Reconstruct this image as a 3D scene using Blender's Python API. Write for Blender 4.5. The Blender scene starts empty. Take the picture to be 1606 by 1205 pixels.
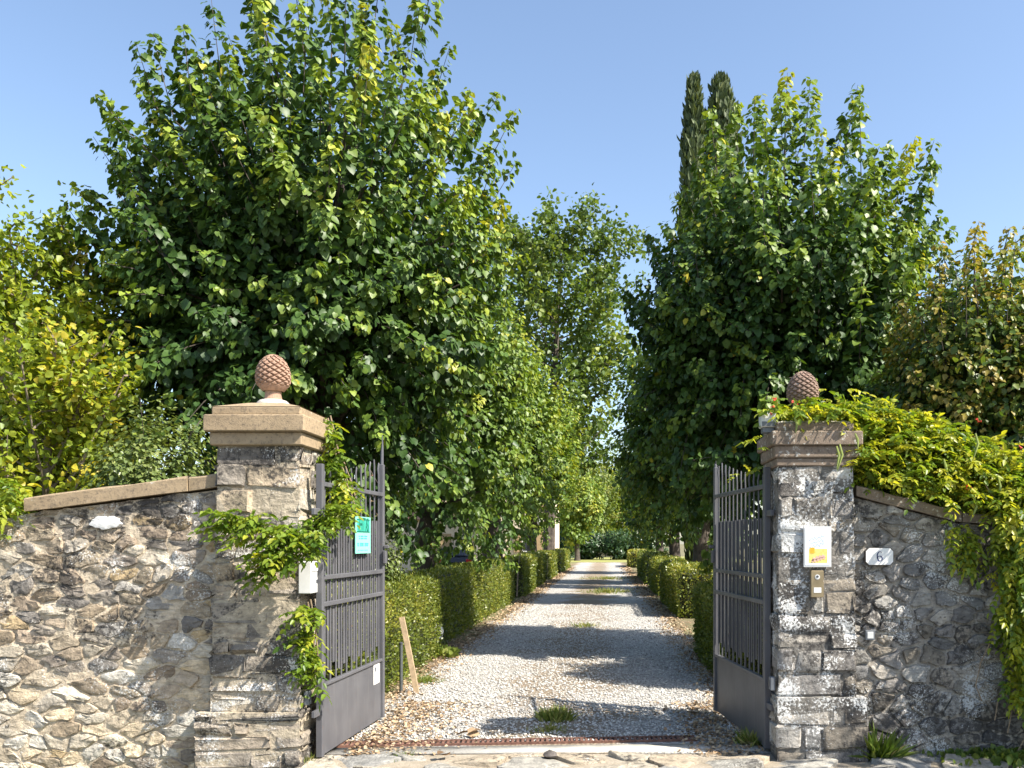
import bpy, math, random
import numpy as np
from mathutils import Vector

# ------------------------------------------------------------------ camera, sky, sun, exposure
SC = bpy.context.scene
COL = SC.collection
F, HX, HY, EYE = 1400.0, 950.0, 852.0, 1.65      # focal length and vanishing point in photo pixels (1606 x 1205)
cam_d = bpy.data.cameras.new('camera')
cam = bpy.data.objects.new('camera', cam_d); COL.objects.link(cam)
cam.location = (0, 0, EYE); cam.rotation_euler = (math.radians(90), 0, 0)
cam_d.sensor_width = 36; cam_d.lens = 36 * F / 1606
cam_d.shift_x = -(HX - 803) / 1606; cam_d.shift_y = (HY - 602.5) / 1606
cam_d.clip_start = 0.05; cam_d.clip_end = 3000
SC.camera = cam

SUN_EL, SUN_AZ = math.radians(46), math.radians(115)    # azimuth from +Y towards +X
sdir = Vector((math.sin(SUN_AZ) * math.cos(SUN_EL), math.cos(SUN_AZ) * math.cos(SUN_EL), math.sin(SUN_EL)))
W = bpy.data.worlds.new('World'); SC.world = W; W.use_nodes = True
wn = W.node_tree.nodes; wl = W.node_tree.links
sky = wn.new('ShaderNodeTexSky'); sky.sky_type = 'NISHITA'; sky.sun_disc = False
sky.sun_elevation = SUN_EL; sky.sun_rotation = SUN_AZ
sky.air_density = 1.0; sky.dust_density = 1.1; sky.ozone_density = 0.7; sky.altitude = 100
wn['Background'].inputs['Strength'].default_value = 0.123
wl.new(sky.outputs[0], wn['Background'].inputs['Color'])
sun_d = bpy.data.lights.new('sun', 'SUN'); sun_d.energy = 5.0; sun_d.angle = math.radians(0.5); sun_d.color = (1, 0.94, 0.84)
sun = bpy.data.objects.new('sun', sun_d); COL.objects.link(sun)
sun.rotation_euler = sdir.to_track_quat('Z', 'Y').to_euler(); sun.location = (20, -10, 25)
SC.view_settings.view_transform = 'Standard'; SC.view_settings.look = 'None'
SC.view_settings.exposure = 1.14; SC.view_settings.gamma = 1
SC.cycles.max_bounces = 4; SC.cycles.diffuse_bounces = 2; SC.cycles.transmission_bounces = 2
SC.cycles.use_denoising = True
SC.cycles.sample_clamp_indirect = 4

# ------------------------------------------------------------------ helpers
rng = np.random.default_rng(7); R = random.Random(11)
def P(px, py, d):                       # photo pixel at a known distance -> point
    return Vector(((px - HX) / F * d, d, EYE + (HY - py) / F * d))
def PX(px, d): return (px - HX) / F * d
def nrm(a): return a / np.maximum(np.linalg.norm(a, axis=-1, keepdims=True), 1e-9)

def tag(o, label=None, cat=None, group=None, kind=None):
    if label: o['label'] = label
    if cat: o['category'] = cat
    if group: o['group'] = group
    if kind: o['kind'] = kind
    return o
def empty(name, loc=(0, 0, 0), rz=0, parent=None):
    o = bpy.data.objects.new(name, None); COL.objects.link(o)
    o.location = loc; o.rotation_euler = (0, 0, rz); o.empty_display_size = 0.1; o.parent = parent
    return o
def link(name, me, mat=None, parent=None, loc=None, rot=None):
    if mat is not None and not me.materials: me.materials.append(mat)
    o = bpy.data.objects.new(name, me); COL.objects.link(o); o.parent = parent
    if loc is not None: o.location = loc
    if rot is not None: o.rotation_euler = rot
    return o
def mesh_np(name, V, Fa, mat, parent=None, tint=None, smooth=False, loc=None):
    V = np.asarray(V, np.float32); Fa = np.asarray(Fa, np.int32); k = Fa.shape[1]
    me = bpy.data.meshes.new(name)
    me.vertices.add(len(V)); me.vertices.foreach_set('co', V.ravel())
    me.loops.add(Fa.size); me.loops.foreach_set('vertex_index', Fa.ravel())
    me.polygons.add(len(Fa)); me.polygons.foreach_set('loop_start', np.arange(0, Fa.size, k, dtype=np.int32))
    if tint is not None:
        at = me.attributes.new('tint', 'FLOAT', 'POINT'); at.data.foreach_set('value', np.asarray(tint, np.float32))
    me.update(calc_edges=True)
    if smooth: me.polygons.foreach_set('use_smooth', np.ones(len(Fa), bool))
    return link(name, me, mat, parent, loc)

class MB:
    """collects boxes, tubes, lathes and prisms and links them as one mesh object"""
    def __init__(s): s.v = []; s.f = []
    def add(s, V, Fs):
        n = len(s.v); s.v += [tuple(p) for p in V]; s.f += [tuple(i + n for i in f) for f in Fs]; return s
    def box(s, x0, x1, y0, y1, z0, z1, ch=0.0):
        if ch <= 0:
            V = [(x, y, z) for z in (z0, z1) for y in (y0, y1) for x in (x0, x1)]
            return s.add(V, [(0, 2, 3, 1), (4, 5, 7, 6), (0, 1, 5, 4), (2, 6, 7, 3), (0, 4, 6, 2), (1, 3, 7, 5)])
        V = []; c = ch
        for z, i in ((z0, c), (z0 + c, 0), (z1 - c, 0), (z1, c)):
            a, b, e, g = x0 + i, x1 - i, y0 + i, y1 - i
            V += [(a + c, e, z), (b - c, e, z), (b, e + c, z), (b, g - c, z), (b - c, g, z), (a + c, g, z), (a, g - c, z), (a, e + c, z)]
        Fs = [tuple(range(7, -1, -1)), tuple(range(24, 32))]
        for r in range(3):
            for k in range(8): Fs.append((r * 8 + k, r * 8 + (k + 1) % 8, (r + 1) * 8 + (k + 1) % 8, (r + 1) * 8 + k))
        return s.add(V, Fs)
    def tube(s, pts, rad, n=8, cap=True):
        pts = [Vector(p) for p in pts]
        if not hasattr(rad, '__len__'): rad = [rad] * len(pts)
        V = []; Fs = []; ref = Vector((0.31, 0.22, 0.92)).normalized()
        for i, p in enumerate(pts):
            t = (pts[min(i + 1, len(pts) - 1)] - pts[max(i - 1, 0)]).normalized()
            if abs(t.dot(ref)) > 0.98: ref = Vector((1, 0, 0))
            u = t.cross(ref).normalized(); w = t.cross(u)
            ref = w.cross(t) if False else ref
            for k in range(n):
                a = 2 * math.pi * k / n
                V.append(p + (u * math.cos(a) + w * math.sin(a)) * rad[i])
        for i in range(len(pts) - 1):
            for k in range(n): Fs.append((i * n + k, (i + 1) * n + k, (i + 1) * n + (k + 1) % n, i * n + (k + 1) % n))
        if cap: Fs += [tuple(range(n)), tuple(range(len(V) - 1, len(V) - 1 - n, -1))]
        return s.add(V, Fs)
    def lathe(s, prof, n=24, c=(0, 0, 0)):
        V = []; Fs = []
        for r, z in prof:
            for k in range(n):
                a = 2 * math.pi * k / n; V.append((c[0] + r * math.cos(a), c[1] + r * math.sin(a), c[2] + z))
        for i in range(len(prof) - 1):
            for k in range(n): Fs.append((i * n + k, i * n + (k + 1) % n, (i + 1) * n + (k + 1) % n, (i + 1) * n + k))
        Fs += [tuple(range(n - 1, -1, -1)), tuple(range(len(V) - n, len(V)))]
        return s.add(V, Fs)
    def frustum(s, b0, b1, z0, z1):    # b = (x0,x1,y0,y1)
        V = [(x, y, z0) for y in b0[2:] for x in b0[:2]] + [(x, y, z1) for y in b1[2:] for x in b1[:2]]
        return s.add(V, [(0, 2, 3, 1), (4, 5, 7, 6), (0, 1, 5, 4), (2, 6, 7, 3), (0, 4, 6, 2), (1, 3, 7, 5)])
    def build(s, name, mat, parent=None, loc=None, smooth=False, rot=None):
        me = bpy.data.meshes.new(name); me.from_pydata(s.v, [], s.f); me.update()
        if smooth:
            me.polygons.foreach_set('use_smooth', np.ones(len(me.polygons), bool))
            try: me.set_sharp_from_angle(angle=math.radians(40))
            except Exception: pass
        return link(name, me, mat, parent, loc, rot)

# ------------------------------------------------------------------ materials
def new_mat(name):
    m = bpy.data.materials.new(name); m.use_nodes = True
    return m, m.node_tree.nodes, m.node_tree.links, m.node_tree.nodes['Principled BSDF']
def noise(N, L, vec, scale, detail=4, rough=0.55):
    n = N.new('ShaderNodeTexNoise'); n.inputs['Scale'].default_value = scale
    n.inputs['Detail'].default_value = detail; n.inputs['Roughness'].default_value = rough
    if vec is not None: L.new(vec, n.inputs['Vector'])
    return n.outputs['Fac']
def ramp(N, L, fac, stops, interp='LINEAR'):
    r = N.new('ShaderNodeValToRGB'); r.color_ramp.interpolation = interp
    e = r.color_ramp.elements
    while len(e) > 1: e.remove(e[-1])
    for i, (p, c) in enumerate(stops):
        if not hasattr(c, '__len__'): c = (c, c, c)
        el = e[0] if i == 0 else e.new(p)
        el.position = p; el.color = (*c, 1)
    L.new(fac, r.inputs['Fac']); return r.outputs['Color']
def mix(N, L, fac, a, b, mode='MIX'):
    m = N.new('ShaderNodeMix'); m.data_type = 'RGBA'; m.blend_type = mode
    for s, v in ((m.inputs[0], fac), (m.inputs[6], a), (m.inputs[7], b)):
        if hasattr(v, 'is_linked'): L.new(v, s)
        elif hasattr(v, '__len__'): s.default_value = (*v, 1)
        else: s.default_value = v
    return m.outputs[2]
def bump(N, L, bsdf, h, strength, dist):
    b = N.new('ShaderNodeBump'); b.inputs['Strength'].default_value = strength; b.inputs['Distance'].default_value = dist
    L.new(h, b.inputs['Height']); L.new(b.outputs[0], bsdf.inputs['Normal'])
def add(N, L, a, b, op='ADD'):
    m = N.new('ShaderNodeMath'); m.operation = op
    for i, v in enumerate((a, b)):
        if hasattr(v, 'is_linked'): L.new(v, m.inputs[i])
        else: m.inputs[i].default_value = v
    return m.outputs[0]
def world_pos(N): return N.new('ShaderNodeNewGeometry').outputs['Position']

def plain(name, col, rough=0.6, metal=0.0, var=0.25, scale=12, bmp=0.0):
    m, N, L, B = new_mat(name); p = N.new('ShaderNodeTexCoord').outputs['Object']
    f = noise(N, L, p, scale, 6)
    L.new(ramp(N, L, f, [(0.3, [c * (1 - var) for c in col]), (0.7, [min(1, c * (1 + var)) for c in col])]), B.inputs['Base Color'])
    B.inputs['Roughness'].default_value = rough; B.inputs['Metallic'].default_value = metal
    if bmp: bump(N, L, B, noise(N, L, p, scale * 3, 5), bmp, 0.01)
    return m
def leaf_mat(name, stops, trans=0.35, gloss=0.42, warm=(1.35, 1.3, 0.45), spec=0.45):
    m, N, L, B = new_mat(name)
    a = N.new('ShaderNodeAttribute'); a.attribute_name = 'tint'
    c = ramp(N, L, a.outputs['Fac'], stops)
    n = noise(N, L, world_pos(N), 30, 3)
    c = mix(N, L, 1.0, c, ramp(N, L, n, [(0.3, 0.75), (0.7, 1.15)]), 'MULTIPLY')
    L.new(c, B.inputs['Base Color']); B.inputs['Roughness'].default_value = gloss
    B.inputs['Specular IOR Level'].default_value = spec
    t = N.new('ShaderNodeBsdfTranslucent'); L.new(mix(N, L, 1.0, c, warm, 'MULTIPLY'), t.inputs['Color'])
    ms = N.new('ShaderNodeMixShader'); ms.inputs[0].default_value = trans
    L.new(B.outputs[0], ms.inputs[1]); L.new(t.outputs[0], ms.inputs[2])
    L.new(ms.outputs[0], N['Material Output'].inputs['Surface'])
    return m
def stone_mat(name, lichen=0.5, crust=0.5, white=(0.72, 0.7, 0.65), fine=70):
    """stone tinted by the object's own colour, with lichen spots and dark crust"""
    m, N, L, B = new_mat(name); p = world_pos(N)
    oc = N.new('ShaderNodeObjectInfo').outputs['Color']
    g = noise(N, L, p, 14, 8, 0.65)
    c = mix(N, L, 1.0, oc, ramp(N, L, g, [(0.25, 0.55), (0.5, 1.0), (0.75, 1.35)]), 'MULTIPLY')
    streak = N.new('ShaderNodeMapping'); streak.inputs['Scale'].default_value = (6, 6, 22); L.new(p, streak.inputs['Vector'])
    st = noise(N, L, streak.outputs[0], 2.2, 6, 0.7)
    c = mix(N, L, 1.0, c, ramp(N, L, st, [(0.35, (0.72, 0.7, 0.68)), (0.6, (1.08, 1.05, 1.0))]), 'MULTIPLY')
    big = noise(N, L, p, 2.3, 3)
    fn = noise(N, L, p, 26, 7, 0.72)
    cr = add(N, L, fn, add(N, L, big, 0.5, 'SUBTRACT'))
    c = mix(N, L, ramp(N, L, cr, [(0.66 - 0.16 * crust, 0), (0.72 - 0.1 * crust, 0.85)]), c, (0.055, 0.05, 0.047))
    big2 = noise(N, L, p, 3.1, 3); sp = noise(N, L, p, fine, 5, 0.7)
    li = add(N, L, sp, add(N, L, add(N, L, big2, 0.5, 'SUBTRACT'), 0.9, 'MULTIPLY'))
    c = mix(N, L, ramp(N, L, li, [(0.72 - 0.18 * lichen, 0), (0.77 - 0.18 * lichen, 0.9)]), c, white)
    L.new(c, B.inputs['Base Color']); B.inputs['Roughness'].default_value = 0.92; B.inputs['Specular IOR Level'].default_value = 0.2
    bump(N, L, B, add(N, L, add(N, L, g, 1.4, 'MULTIPLY'), add(N, L, fn, 0.8, 'MULTIPLY')), 0.75, 0.03)
    return m

M = {}
M['stone_warm'] = stone_mat('weathered_warm_stone', 0.52, 0.58)
M['stone_pillar'] = stone_mat('weathered_pillar_stone', 0.55, 0.85)
M['stone_grey'] = stone_mat('lichen_grey_stone', 0.62, 0.85, (0.62, 0.62, 0.6))
M['stone_lichen'] = stone_mat('white_lichen_stone', 0.84, 0.9, (0.7, 0.7, 0.68), 55)
def mortar_mat(name, c0, c1, dirt):
    m, N, L, B = new_mat(name); p = world_pos(N)
    a = noise(N, L, p, 5, 6); b = noise(N, L, p, 45, 6, 0.7)
    c = ramp(N, L, a, [(0.35, c0), (0.65, c1)])
    c = mix(N, L, ramp(N, L, b, [(0.5, 0), (0.68, dirt)]), c, (0.09, 0.08, 0.07))
    L.new(c, B.inputs['Base Color']); B.inputs['Roughness'].default_value = 0.95
    bump(N, L, B, add(N, L, a, b), 0.8, 0.02); return m
M['mortar_pillar'] = stone_mat('weathered_pillar_mortar', 0.4, 0.5)
M['mortar_wall'] = stone_mat('weathered_lime_mortar', 0.35, 0.35)
M['mortar_dark'] = stone_mat('weathered_grey_mortar', 0.5, 0.75)
M['mortar_warm'] = mortar_mat('lime_mortar', (0.4, 0.32, 0.22), (0.52, 0.45, 0.35), 0.35)
M['mortar_grey'] = mortar_mat('grey_mortar', (0.2, 0.185, 0.165), (0.33, 0.31, 0.275), 0.65)
def sand_mat(name, col, dirt, lich):
    m, N, L, B = new_mat(name); p = world_pos(N)
    a = noise(N, L, p, 3, 6); b = noise(N, L, p, 40, 7, 0.7); g = noise(N, L, p, 160, 3)
    c = ramp(N, L, a, [(0.3, [x * 0.75 for x in col]), (0.7, [x * 1.2 for x in col])])
    c = mix(N, L, ramp(N, L, b, [(0.5, 0), (0.68, dirt)]), c, (0.11, 0.09, 0.07))
    c = mix(N, L, ramp(N, L, noise(N, L, p, 24, 6, 0.7), [(0.7 - lich * 0.2, 0), (0.74 - lich * 0.2, 0.8)]), c, (0.6, 0.58, 0.52))
    L.new(c, B.inputs['Base Color']); B.inputs['Roughness'].default_value = 0.9; B.inputs['Specular IOR Level'].default_value = 0.2
    bump(N, L, B, add(N, L, add(N, L, b, 1.2, 'MULTIPLY'), g), 0.4, 0.01); return m
M['sandstone'] = sand_mat('tan_sandstone', (0.36, 0.27, 0.17), 0.75, 0.2)
M['sandstone_dark'] = sand_mat('weathered_brown_sandstone', (0.24, 0.185, 0.14), 0.85, 0.6)
M['terracotta'] = sand_mat('terracotta', (0.37, 0.235, 0.165), 0.7, 0.25)
M['terracotta_old'] = sand_mat('greyed_terracotta', (0.29, 0.2, 0.155), 0.7, 0.35)
M['cement'] = sand_mat('pale_cement', (0.5, 0.46, 0.4), 0.4, 0.3)
def steel():
    m, N, L, B = new_mat('grey_painted_steel'); p = world_pos(N)
    a = noise(N, L, p, 4, 5); b = noise(N, L, p, 38, 6, 0.7)
    mp = N.new('ShaderNodeMapping'); mp.inputs['Scale'].default_value = (14, 14, 1.2); L.new(p, mp.inputs['Vector'])
    s = noise(N, L, mp.outputs[0], 2, 5)
    c = ramp(N, L, a, [(0.3, (0.085, 0.085, 0.094)), (0.7, (0.12, 0.119, 0.128))])
    c = mix(N, L, ramp(N, L, s, [(0.55, 0), (0.75, 0.35)]), c, (0.22, 0.21, 0.2))
    c = mix(N, L, ramp(N, L, b, [(0.62, 0), (0.7, 0.75)]), c, (0.17, 0.095, 0.06))
    L.new(c, B.inputs['Base Color']); B.inputs['Roughness'].default_value = 0.5; B.inputs['Specular IOR Level'].default_value = 0.4
    bump(N, L, B, b, 0.08, 0.003); return m
M['steel'] = steel()
M['bark'] = plain('linden_bark', (0.075, 0.06, 0.048), 0.95, 0, 0.5, 6, 0.8)
M['bark_pale'] = plain('pale_bark', (0.2, 0.16, 0.12), 0.95, 0, 0.4, 6, 0.6)
M['vine_stem'] = plain('vine_stem', (0.26, 0.19, 0.12), 0.9, 0, 0.3, 20, 0.4)
M['linden'] = leaf_mat('linden_leaf', [(0, (0.034, 0.078, 0.018)), (0.35, (0.085, 0.155, 0.028)), (0.7, (0.27, 0.35, 0.045)), (1, (0.5, 0.43, 0.045))], 0.28, 0.46, spec=0.4)
M['linden_pale'] = leaf_mat('bright_linden_leaf', [(0, (0.05, 0.105, 0.022)), (0.5, (0.17, 0.26, 0.045)), (1, (0.42, 0.42, 0.06))], 0.32, 0.46, spec=0.4)
M['ash'] = leaf_mat('feathery_tree_leaf', [(0, (0.045, 0.09, 0.02)), (0.6, (0.13, 0.2, 0.04)), (1, (0.28, 0.32, 0.06))], 0.36, 0.45)
M['far'] = leaf_mat('far_tree_leaf', [(0, (0.09, 0.14, 0.03)), (0.6, (0.17, 0.23, 0.05)), (1, (0.3, 0.3, 0.07))], 0.4, 0.5)
M['dark_shrub'] = leaf_mat('dark_shrub_leaf', [(0, (0.02, 0.05, 0.018)), (0.6, (0.05, 0.1, 0.035)), (1, (0.12, 0.18, 0.06))], 0.25, 0.35)
M['maple'] = leaf_mat('yellowing_maple_leaf', [(0, (0.09, 0.14, 0.02)), (0.5, (0.22, 0.3, 0.035)), (0.85, (0.36, 0.4, 0.04)), (1, (0.5, 0.43, 0.05))], 0.42, 0.45)
M['pale_shrub'] = leaf_mat('glossy_pale_shrub_leaf', [(0, (0.06, 0.1, 0.025)), (0.6, (0.17, 0.22, 0.065)), (1, (0.28, 0.31, 0.1))], 0.28, 0.32)
M['orange_bush'] = leaf_mat('autumn_bush_leaf', [(0, (0.03, 0.06, 0.018)), (0.5, (0.085, 0.145, 0.028)), (0.8, (0.22, 0.25, 0.04)), (0.93, (0.42, 0.26, 0.06)), (1, (0.42, 0.26, 0.08))], 0.36, 0.42)
M['hedge'] = leaf_mat('box_hedge_leaf', [(0, (0.06, 0.095, 0.016)), (0.6, (0.175, 0.215, 0.032)), (1, (0.36, 0.33, 0.06))], 0.3, 0.4)
M['vine'] = leaf_mat('creeper_leaf', [(0, (0.07, 0.14, 0.018)), (0.5, (0.19, 0.28, 0.028)), (1, (0.52, 0.5, 0.05))], 0.46, 0.4)
M['cypress'] = leaf_mat('cypress_foliage', [(0, (0.04, 0.065, 0.022)), (0.7, (0.095, 0.13, 0.04)), (1, (0.17, 0.19, 0.06))], 0.15, 0.6)
M['grass'] = leaf_mat('weed_leaf', [(0, (0.08, 0.14, 0.02)), (0.6, (0.22, 0.26, 0.05)), (1, (0.46, 0.4, 0.16))], 0.3, 0.5)
M['litter'] = leaf_mat('dead_leaf', [(0, (0.12, 0.075, 0.045)), (0.5, (0.32, 0.21, 0.12)), (1, (0.52, 0.41, 0.27))], 0.1, 0.7, (1, 1, 1), 0.2)
M['hedge_core'] = plain('hedge_twigs', (0.03, 0.035, 0.012), 1.0, 0, 0.5, 30)
M['petal'] = plain('red_petal', (0.7, 0.07, 0.03), 0.5)
M['pod'] = plain('green_pod', (0.25, 0.3, 0.07), 0.5)
M['white_enamel'] = plain('white_enamel', (0.8, 0.79, 0.76), 0.3, 0, 0.04)
M['navy'] = plain('navy_enamel', (0.02, 0.03, 0.14), 0.35)
M['paper'] = plain('sun_bleached_paper', (0.74, 0.78, 0.82), 0.6, 0, 0.1)
M['yellow'] = plain('faded_yellow_print', (0.75, 0.6, 0.16), 0.6, 0, 0.25, 60)
M['orange'] = plain('orange_print', (0.72, 0.38, 0.02), 0.6, 0, 0.15, 60)
M['pink'] = plain('faded_pink_print', (0.7, 0.42, 0.36), 0.6, 0, 0.1, 60)
M['blueprint'] = plain('faded_blue_print', (0.3, 0.4, 0.55), 0.6, 0, 0.2, 60)
M['green_sign'] = plain('green_sign_print', (0.06, 0.52, 0.38), 0.5, 0, 0.15, 30)
M['green_dark'] = plain('dark_green_print', (0.01, 0.13, 0.09), 0.5, 0, 0.1)
M['mint'] = plain('mint_sign_board', (0.26, 0.74, 0.58), 0.5, 0, 0.06)
M['brass'] = plain('brass_plate', (0.32, 0.25, 0.15), 0.4, 0.6, 0.2)
M['light_grey'] = plain('light_grey_metal', (0.6, 0.6, 0.58), 0.45, 0, 0.08)
M['dark_plastic'] = plain('dark_plastic', (0.06, 0.065, 0.075), 0.45, 0, 0.2)
M['slate_plastic'] = plain('slate_plastic', (0.13, 0.14, 0.155), 0.5, 0, 0.15)
M['timber'] = plain('raw_timber', (0.42, 0.31, 0.19), 0.8, 0, 0.2, 14, 0.3)
M['rust'] = plain('rusty_iron', (0.17, 0.085, 0.06), 0.85, 0.2, 0.4, 30, 0.4)
M['pit'] = plain('drain_pit_dark', (0.02, 0.018, 0.016), 1)  # near-black colour stands in for the unlit depth of the drain
M['slate_post'] = plain('dull_metal_post', (0.11, 0.12, 0.12), 0.5, 0.4)
M['dark_stone'] = plain('dark_stone', (0.1, 0.085, 0.075), 0.9, 0, 0.4, 25, 0.6)
M['render_cream'] = plain('cream_render', (0.62, 0.52, 0.38), 0.9, 0, 0.12, 3)
M['white_trim'] = plain('white_trim', (0.75, 0.73, 0.68), 0.7, 0, 0.05)
M['shutter'] = plain('brown_shutter', (0.36, 0.25, 0.13), 0.7, 0, 0.15)
M['roof_tile'] = plain('terracotta_roof', (0.33, 0.16, 0.09), 0.9, 0, 0.3, 8, 0.5)
M['glass'] = plain('dark_glass', (0.03, 0.035, 0.04), 0.08, 0, 0.1)
M['car_paint'] = plain('dark_car_paint', (0.02, 0.022, 0.028), 0.18, 0.3, 0.05)
M['tyre'] = plain('tyre_rubber', (0.02, 0.02, 0.02), 0.9)
M['red_lamp'] = plain('red_lamp', (0.35, 0.02, 0.02), 0.2)
def gravel_mat():
    m, N, L, B = new_mat('pale_gravel'); p = world_pos(N)
    v = N.new('ShaderNodeTexVoronoi'); v.inputs['Scale'].default_value = 42; L.new(p, v.inputs['Vector'])
    cc = ramp(N, L, v.outputs['Color'], [(0, (0.16, 0.15, 0.14)), (0.35, (0.34, 0.325, 0.3)), (1, (0.58, 0.56, 0.52))])
    big = noise(N, L, p, 0.9, 5); fine = noise(N, L, p, 9, 5)
    sepx = N.new('ShaderNodeSeparateXYZ'); L.new(p, sepx.inputs[0])
    # two wheel tracks are clean, the crown between them and the edges hold soil and litter
    ax = add(N, L, add(N, L, sepx.outputs[0], 0.5), 0.0)
    ab = N.new('ShaderNodeMath'); ab.operation = 'ABSOLUTE'; L.new(ax, ab.inputs[0])
    d1 = add(N, L, ab.outputs[0], 1.15, 'SUBTRACT')
    ab2 = N.new('ShaderNodeMath'); ab2.operation = 'ABSOLUTE'; L.new(d1, ab2.inputs[0])
    soil = add(N, L, add(N, L, ab2.outputs[0], 0.42, 'MULTIPLY'), add(N, L, big, add(N, L, fine, 0.35, 'MULTIPLY')))
    c = mix(N, L, ramp(N, L, soil, [(0.84, 0), (1.1, 0.85)]), cc, (0.25, 0.19, 0.125))
    L.new(c, B.inputs['Base Color']); B.inputs['Roughness'].default_value = 0.95; B.inputs['Specular IOR Level'].default_value = 0.2
    bump(N, L, B, v.outputs['Distance'], 0.9, 0.02); return m
M['gravel'] = gravel_mat()
def ground_mat():
    m, N, L, B = new_mat('dry_verge_ground'); p = world_pos(N)
    a = noise(N, L, p, 0.5, 5); b = noise(N, L, p, 22, 6, 0.7)
    c = ramp(N, L, a, [(0.35, (0.17, 0.12, 0.075)), (0.55, (0.15, 0.14, 0.06)), (0.7, (0.12, 0.15, 0.045))])
    c = mix(N, L, 1.0, c, ramp(N, L, b, [(0.3, 0.6), (0.7, 1.4)]), 'MULTIPLY')
    L.new(c, B.inputs['Base Color']); B.inputs['Roughness'].default_value = 1; bump(N, L, B, b, 0.8, 0.03); return m
M['ground'] = ground_mat()
M['lawn'] = plain('sunny_lawn', (0.26, 0.26, 0.07), 1, 0, 0.3, 2, 0.5)
M['asphalt'] = plain('road_asphalt', (0.12, 0.115, 0.11), 0.95, 0, 0.2, 30, 0.5)
M['concrete'] = sand_mat('pale_concrete', (0.52, 0.49, 0.43), 0.3, 0.2)
M['flag'] = stone_mat('flagstone', 0.25, 0.15, (0.6, 0.58, 0.52))
M['flag_joint'] = mortar_mat('paving_joint', (0.3, 0.25, 0.18), (0.42, 0.36, 0.28), 0.4)
def pebble_mat():
    m, N, L, B = new_mat('pebble'); a = N.new('ShaderNodeAttribute'); a.attribute_name = 'tint'
    L.new(ramp(N, L, a.outputs['Fac'], [(0, (0.15, 0.135, 0.12)), (0.4, (0.39, 0.37, 0.34)), (1, (0.68, 0.66, 0.61))]), B.inputs['Base Color'])
    B.inputs['Roughness'].default_value = 0.9; return m
M['pebble'] = pebble_mat()

# ------------------------------------------------------------------ ground, drive, paving
def sheet(name, x0, x1, y0, y1, z, mat, nx=1, ny=1):
    xs = np.linspace(x0, x1, nx + 1); ys = np.linspace(y0, y1, ny + 1)
    V = np.array([(x, y, z) for y in ys for x in xs]); w = nx + 1
    Fs = [(j * w + i, j * w + i + 1, (j + 1) * w + i + 1, (j + 1) * w + i) for j in range(ny) for i in range(nx)]
    return tag(mesh_np(name, V, Fs, mat), kind='structure')
sheet('ground', -1500, 1500, -1500, 1500, -0.19, M['ground'])
sheet('garden_ground', -120, 120, 7.02, 400, -0.012, M['ground'])
sheet('street', -60, 60, -6, 5.6, -0.185, M['asphalt'])
drv = sheet('gravel_drive', -2.35, 1.4, 7.0, 76, 0.0, M['gravel'], 12, 300)
vv = drv.data.vertices
for v in vv:       # uneven edges
    if abs(v.co.x + 2.35) < 0.01 or abs(v.co.x - 1.4) < 0.01:
        v.co.x += 0.14 * math.sin(v.co.y * 1.3) + 0.09 * math.sin(v.co.y * 3.7 + v.co.x)
sheet('lawn', -14, 14, 77, 110, -0.004, M['lawn'])

pave = tag(MB().box(-2.27, 5.4, 5.6, 7.03, -.2, -.004).build('paving', M['flag_joint']), kind='structure')
# ------------------------------------------------------------------ foliage
LEAF9 = np.array([(0, 0, 0), (.5, 0, 0), (1.0, 0, -.14), (-.1, .27, .05), (.33, .48, .1), (.76, .27, -.02), (-.1, -.27, .05), (.33, -.48, .1), (.76, -.27, -.02)])
LEAF9F = np.array([(0, 1, 4, 3), (1, 2, 5, 4), (1, 0, 6, 7), (2, 1, 7, 8)])
LEAF6 = np.array([(0, 0, 0), (1, 0, -.1), (.3, .4, .08), (.75, .26, .02), (.3, -.4, .08), (.75, -.26, .02)])
LEAF6F = np.array([(0, 1, 3, 2), (1, 0, 4, 5)])
LEAF4 = np.array([(0, 0, 0), (.5, .34, .06), (1, 0, 0), (.5, -.34, .06)]); LEAF4F = np.array([(0, 1, 2, 3)])
SLIM = np.array([(0, 0, 0), (1, 0, -.16), (.28, .2, .05), (.68, .15, -.02), (.28, -.2, .05), (.68, -.15, -.02)])
BLADE = np.array([(0, .07, 0), (0, -.07, 0), (1, 0.0, 0), (.55, .06, .06)]); BLADEF = np.array([(1, 2, 3, 0)])
def leaves(pos, axis, normal, size, tint, T=LEAF9, TF=LEAF9F):
    pos = np.asarray(pos, float); a = nrm(np.asarray(axis, float)); n = np.asarray(normal, float)
    n = nrm(n - (n * a).sum(1, keepdims=True) * a); s = np.cross(n, a); k = len(T)
    sz = np.broadcast_to(np.asarray(size, float), (len(pos),))[:, None, None]
    V = pos[:, None] + sz * (T[None, :, 0:1] * a[:, None] + T[None, :, 1:2] * s[:, None] + T[None, :, 2:3] * n[:, None])
    Fa = (TF[None] + (np.arange(len(pos)) * k)[:, None, None]).reshape(-1, TF.shape[1])
    return V.reshape(-1, 3), Fa, np.repeat(np.broadcast_to(tint, (len(pos),)), k)
def merge(parts):
    V, Fa, T, o = [], [], [], 0
    for v, f, t in parts: V.append(v); Fa.append(f + o); T.append(t); o += len(v)
    return np.concatenate(V), np.concatenate(Fa), np.concatenate(T)
def wob(u, seed, fr=2.2):
    r = np.random.default_rng(seed); out = 0
    for k in range(5):
        q = r.normal(size=3) * fr * (1 + 0.5 * k); out = out + np.sin(u @ q + r.uniform(0, 6.28)) / (1 + 0.6 * k)
    return out / 2.2
UP = np.array([0, 0, 1.0])

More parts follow.
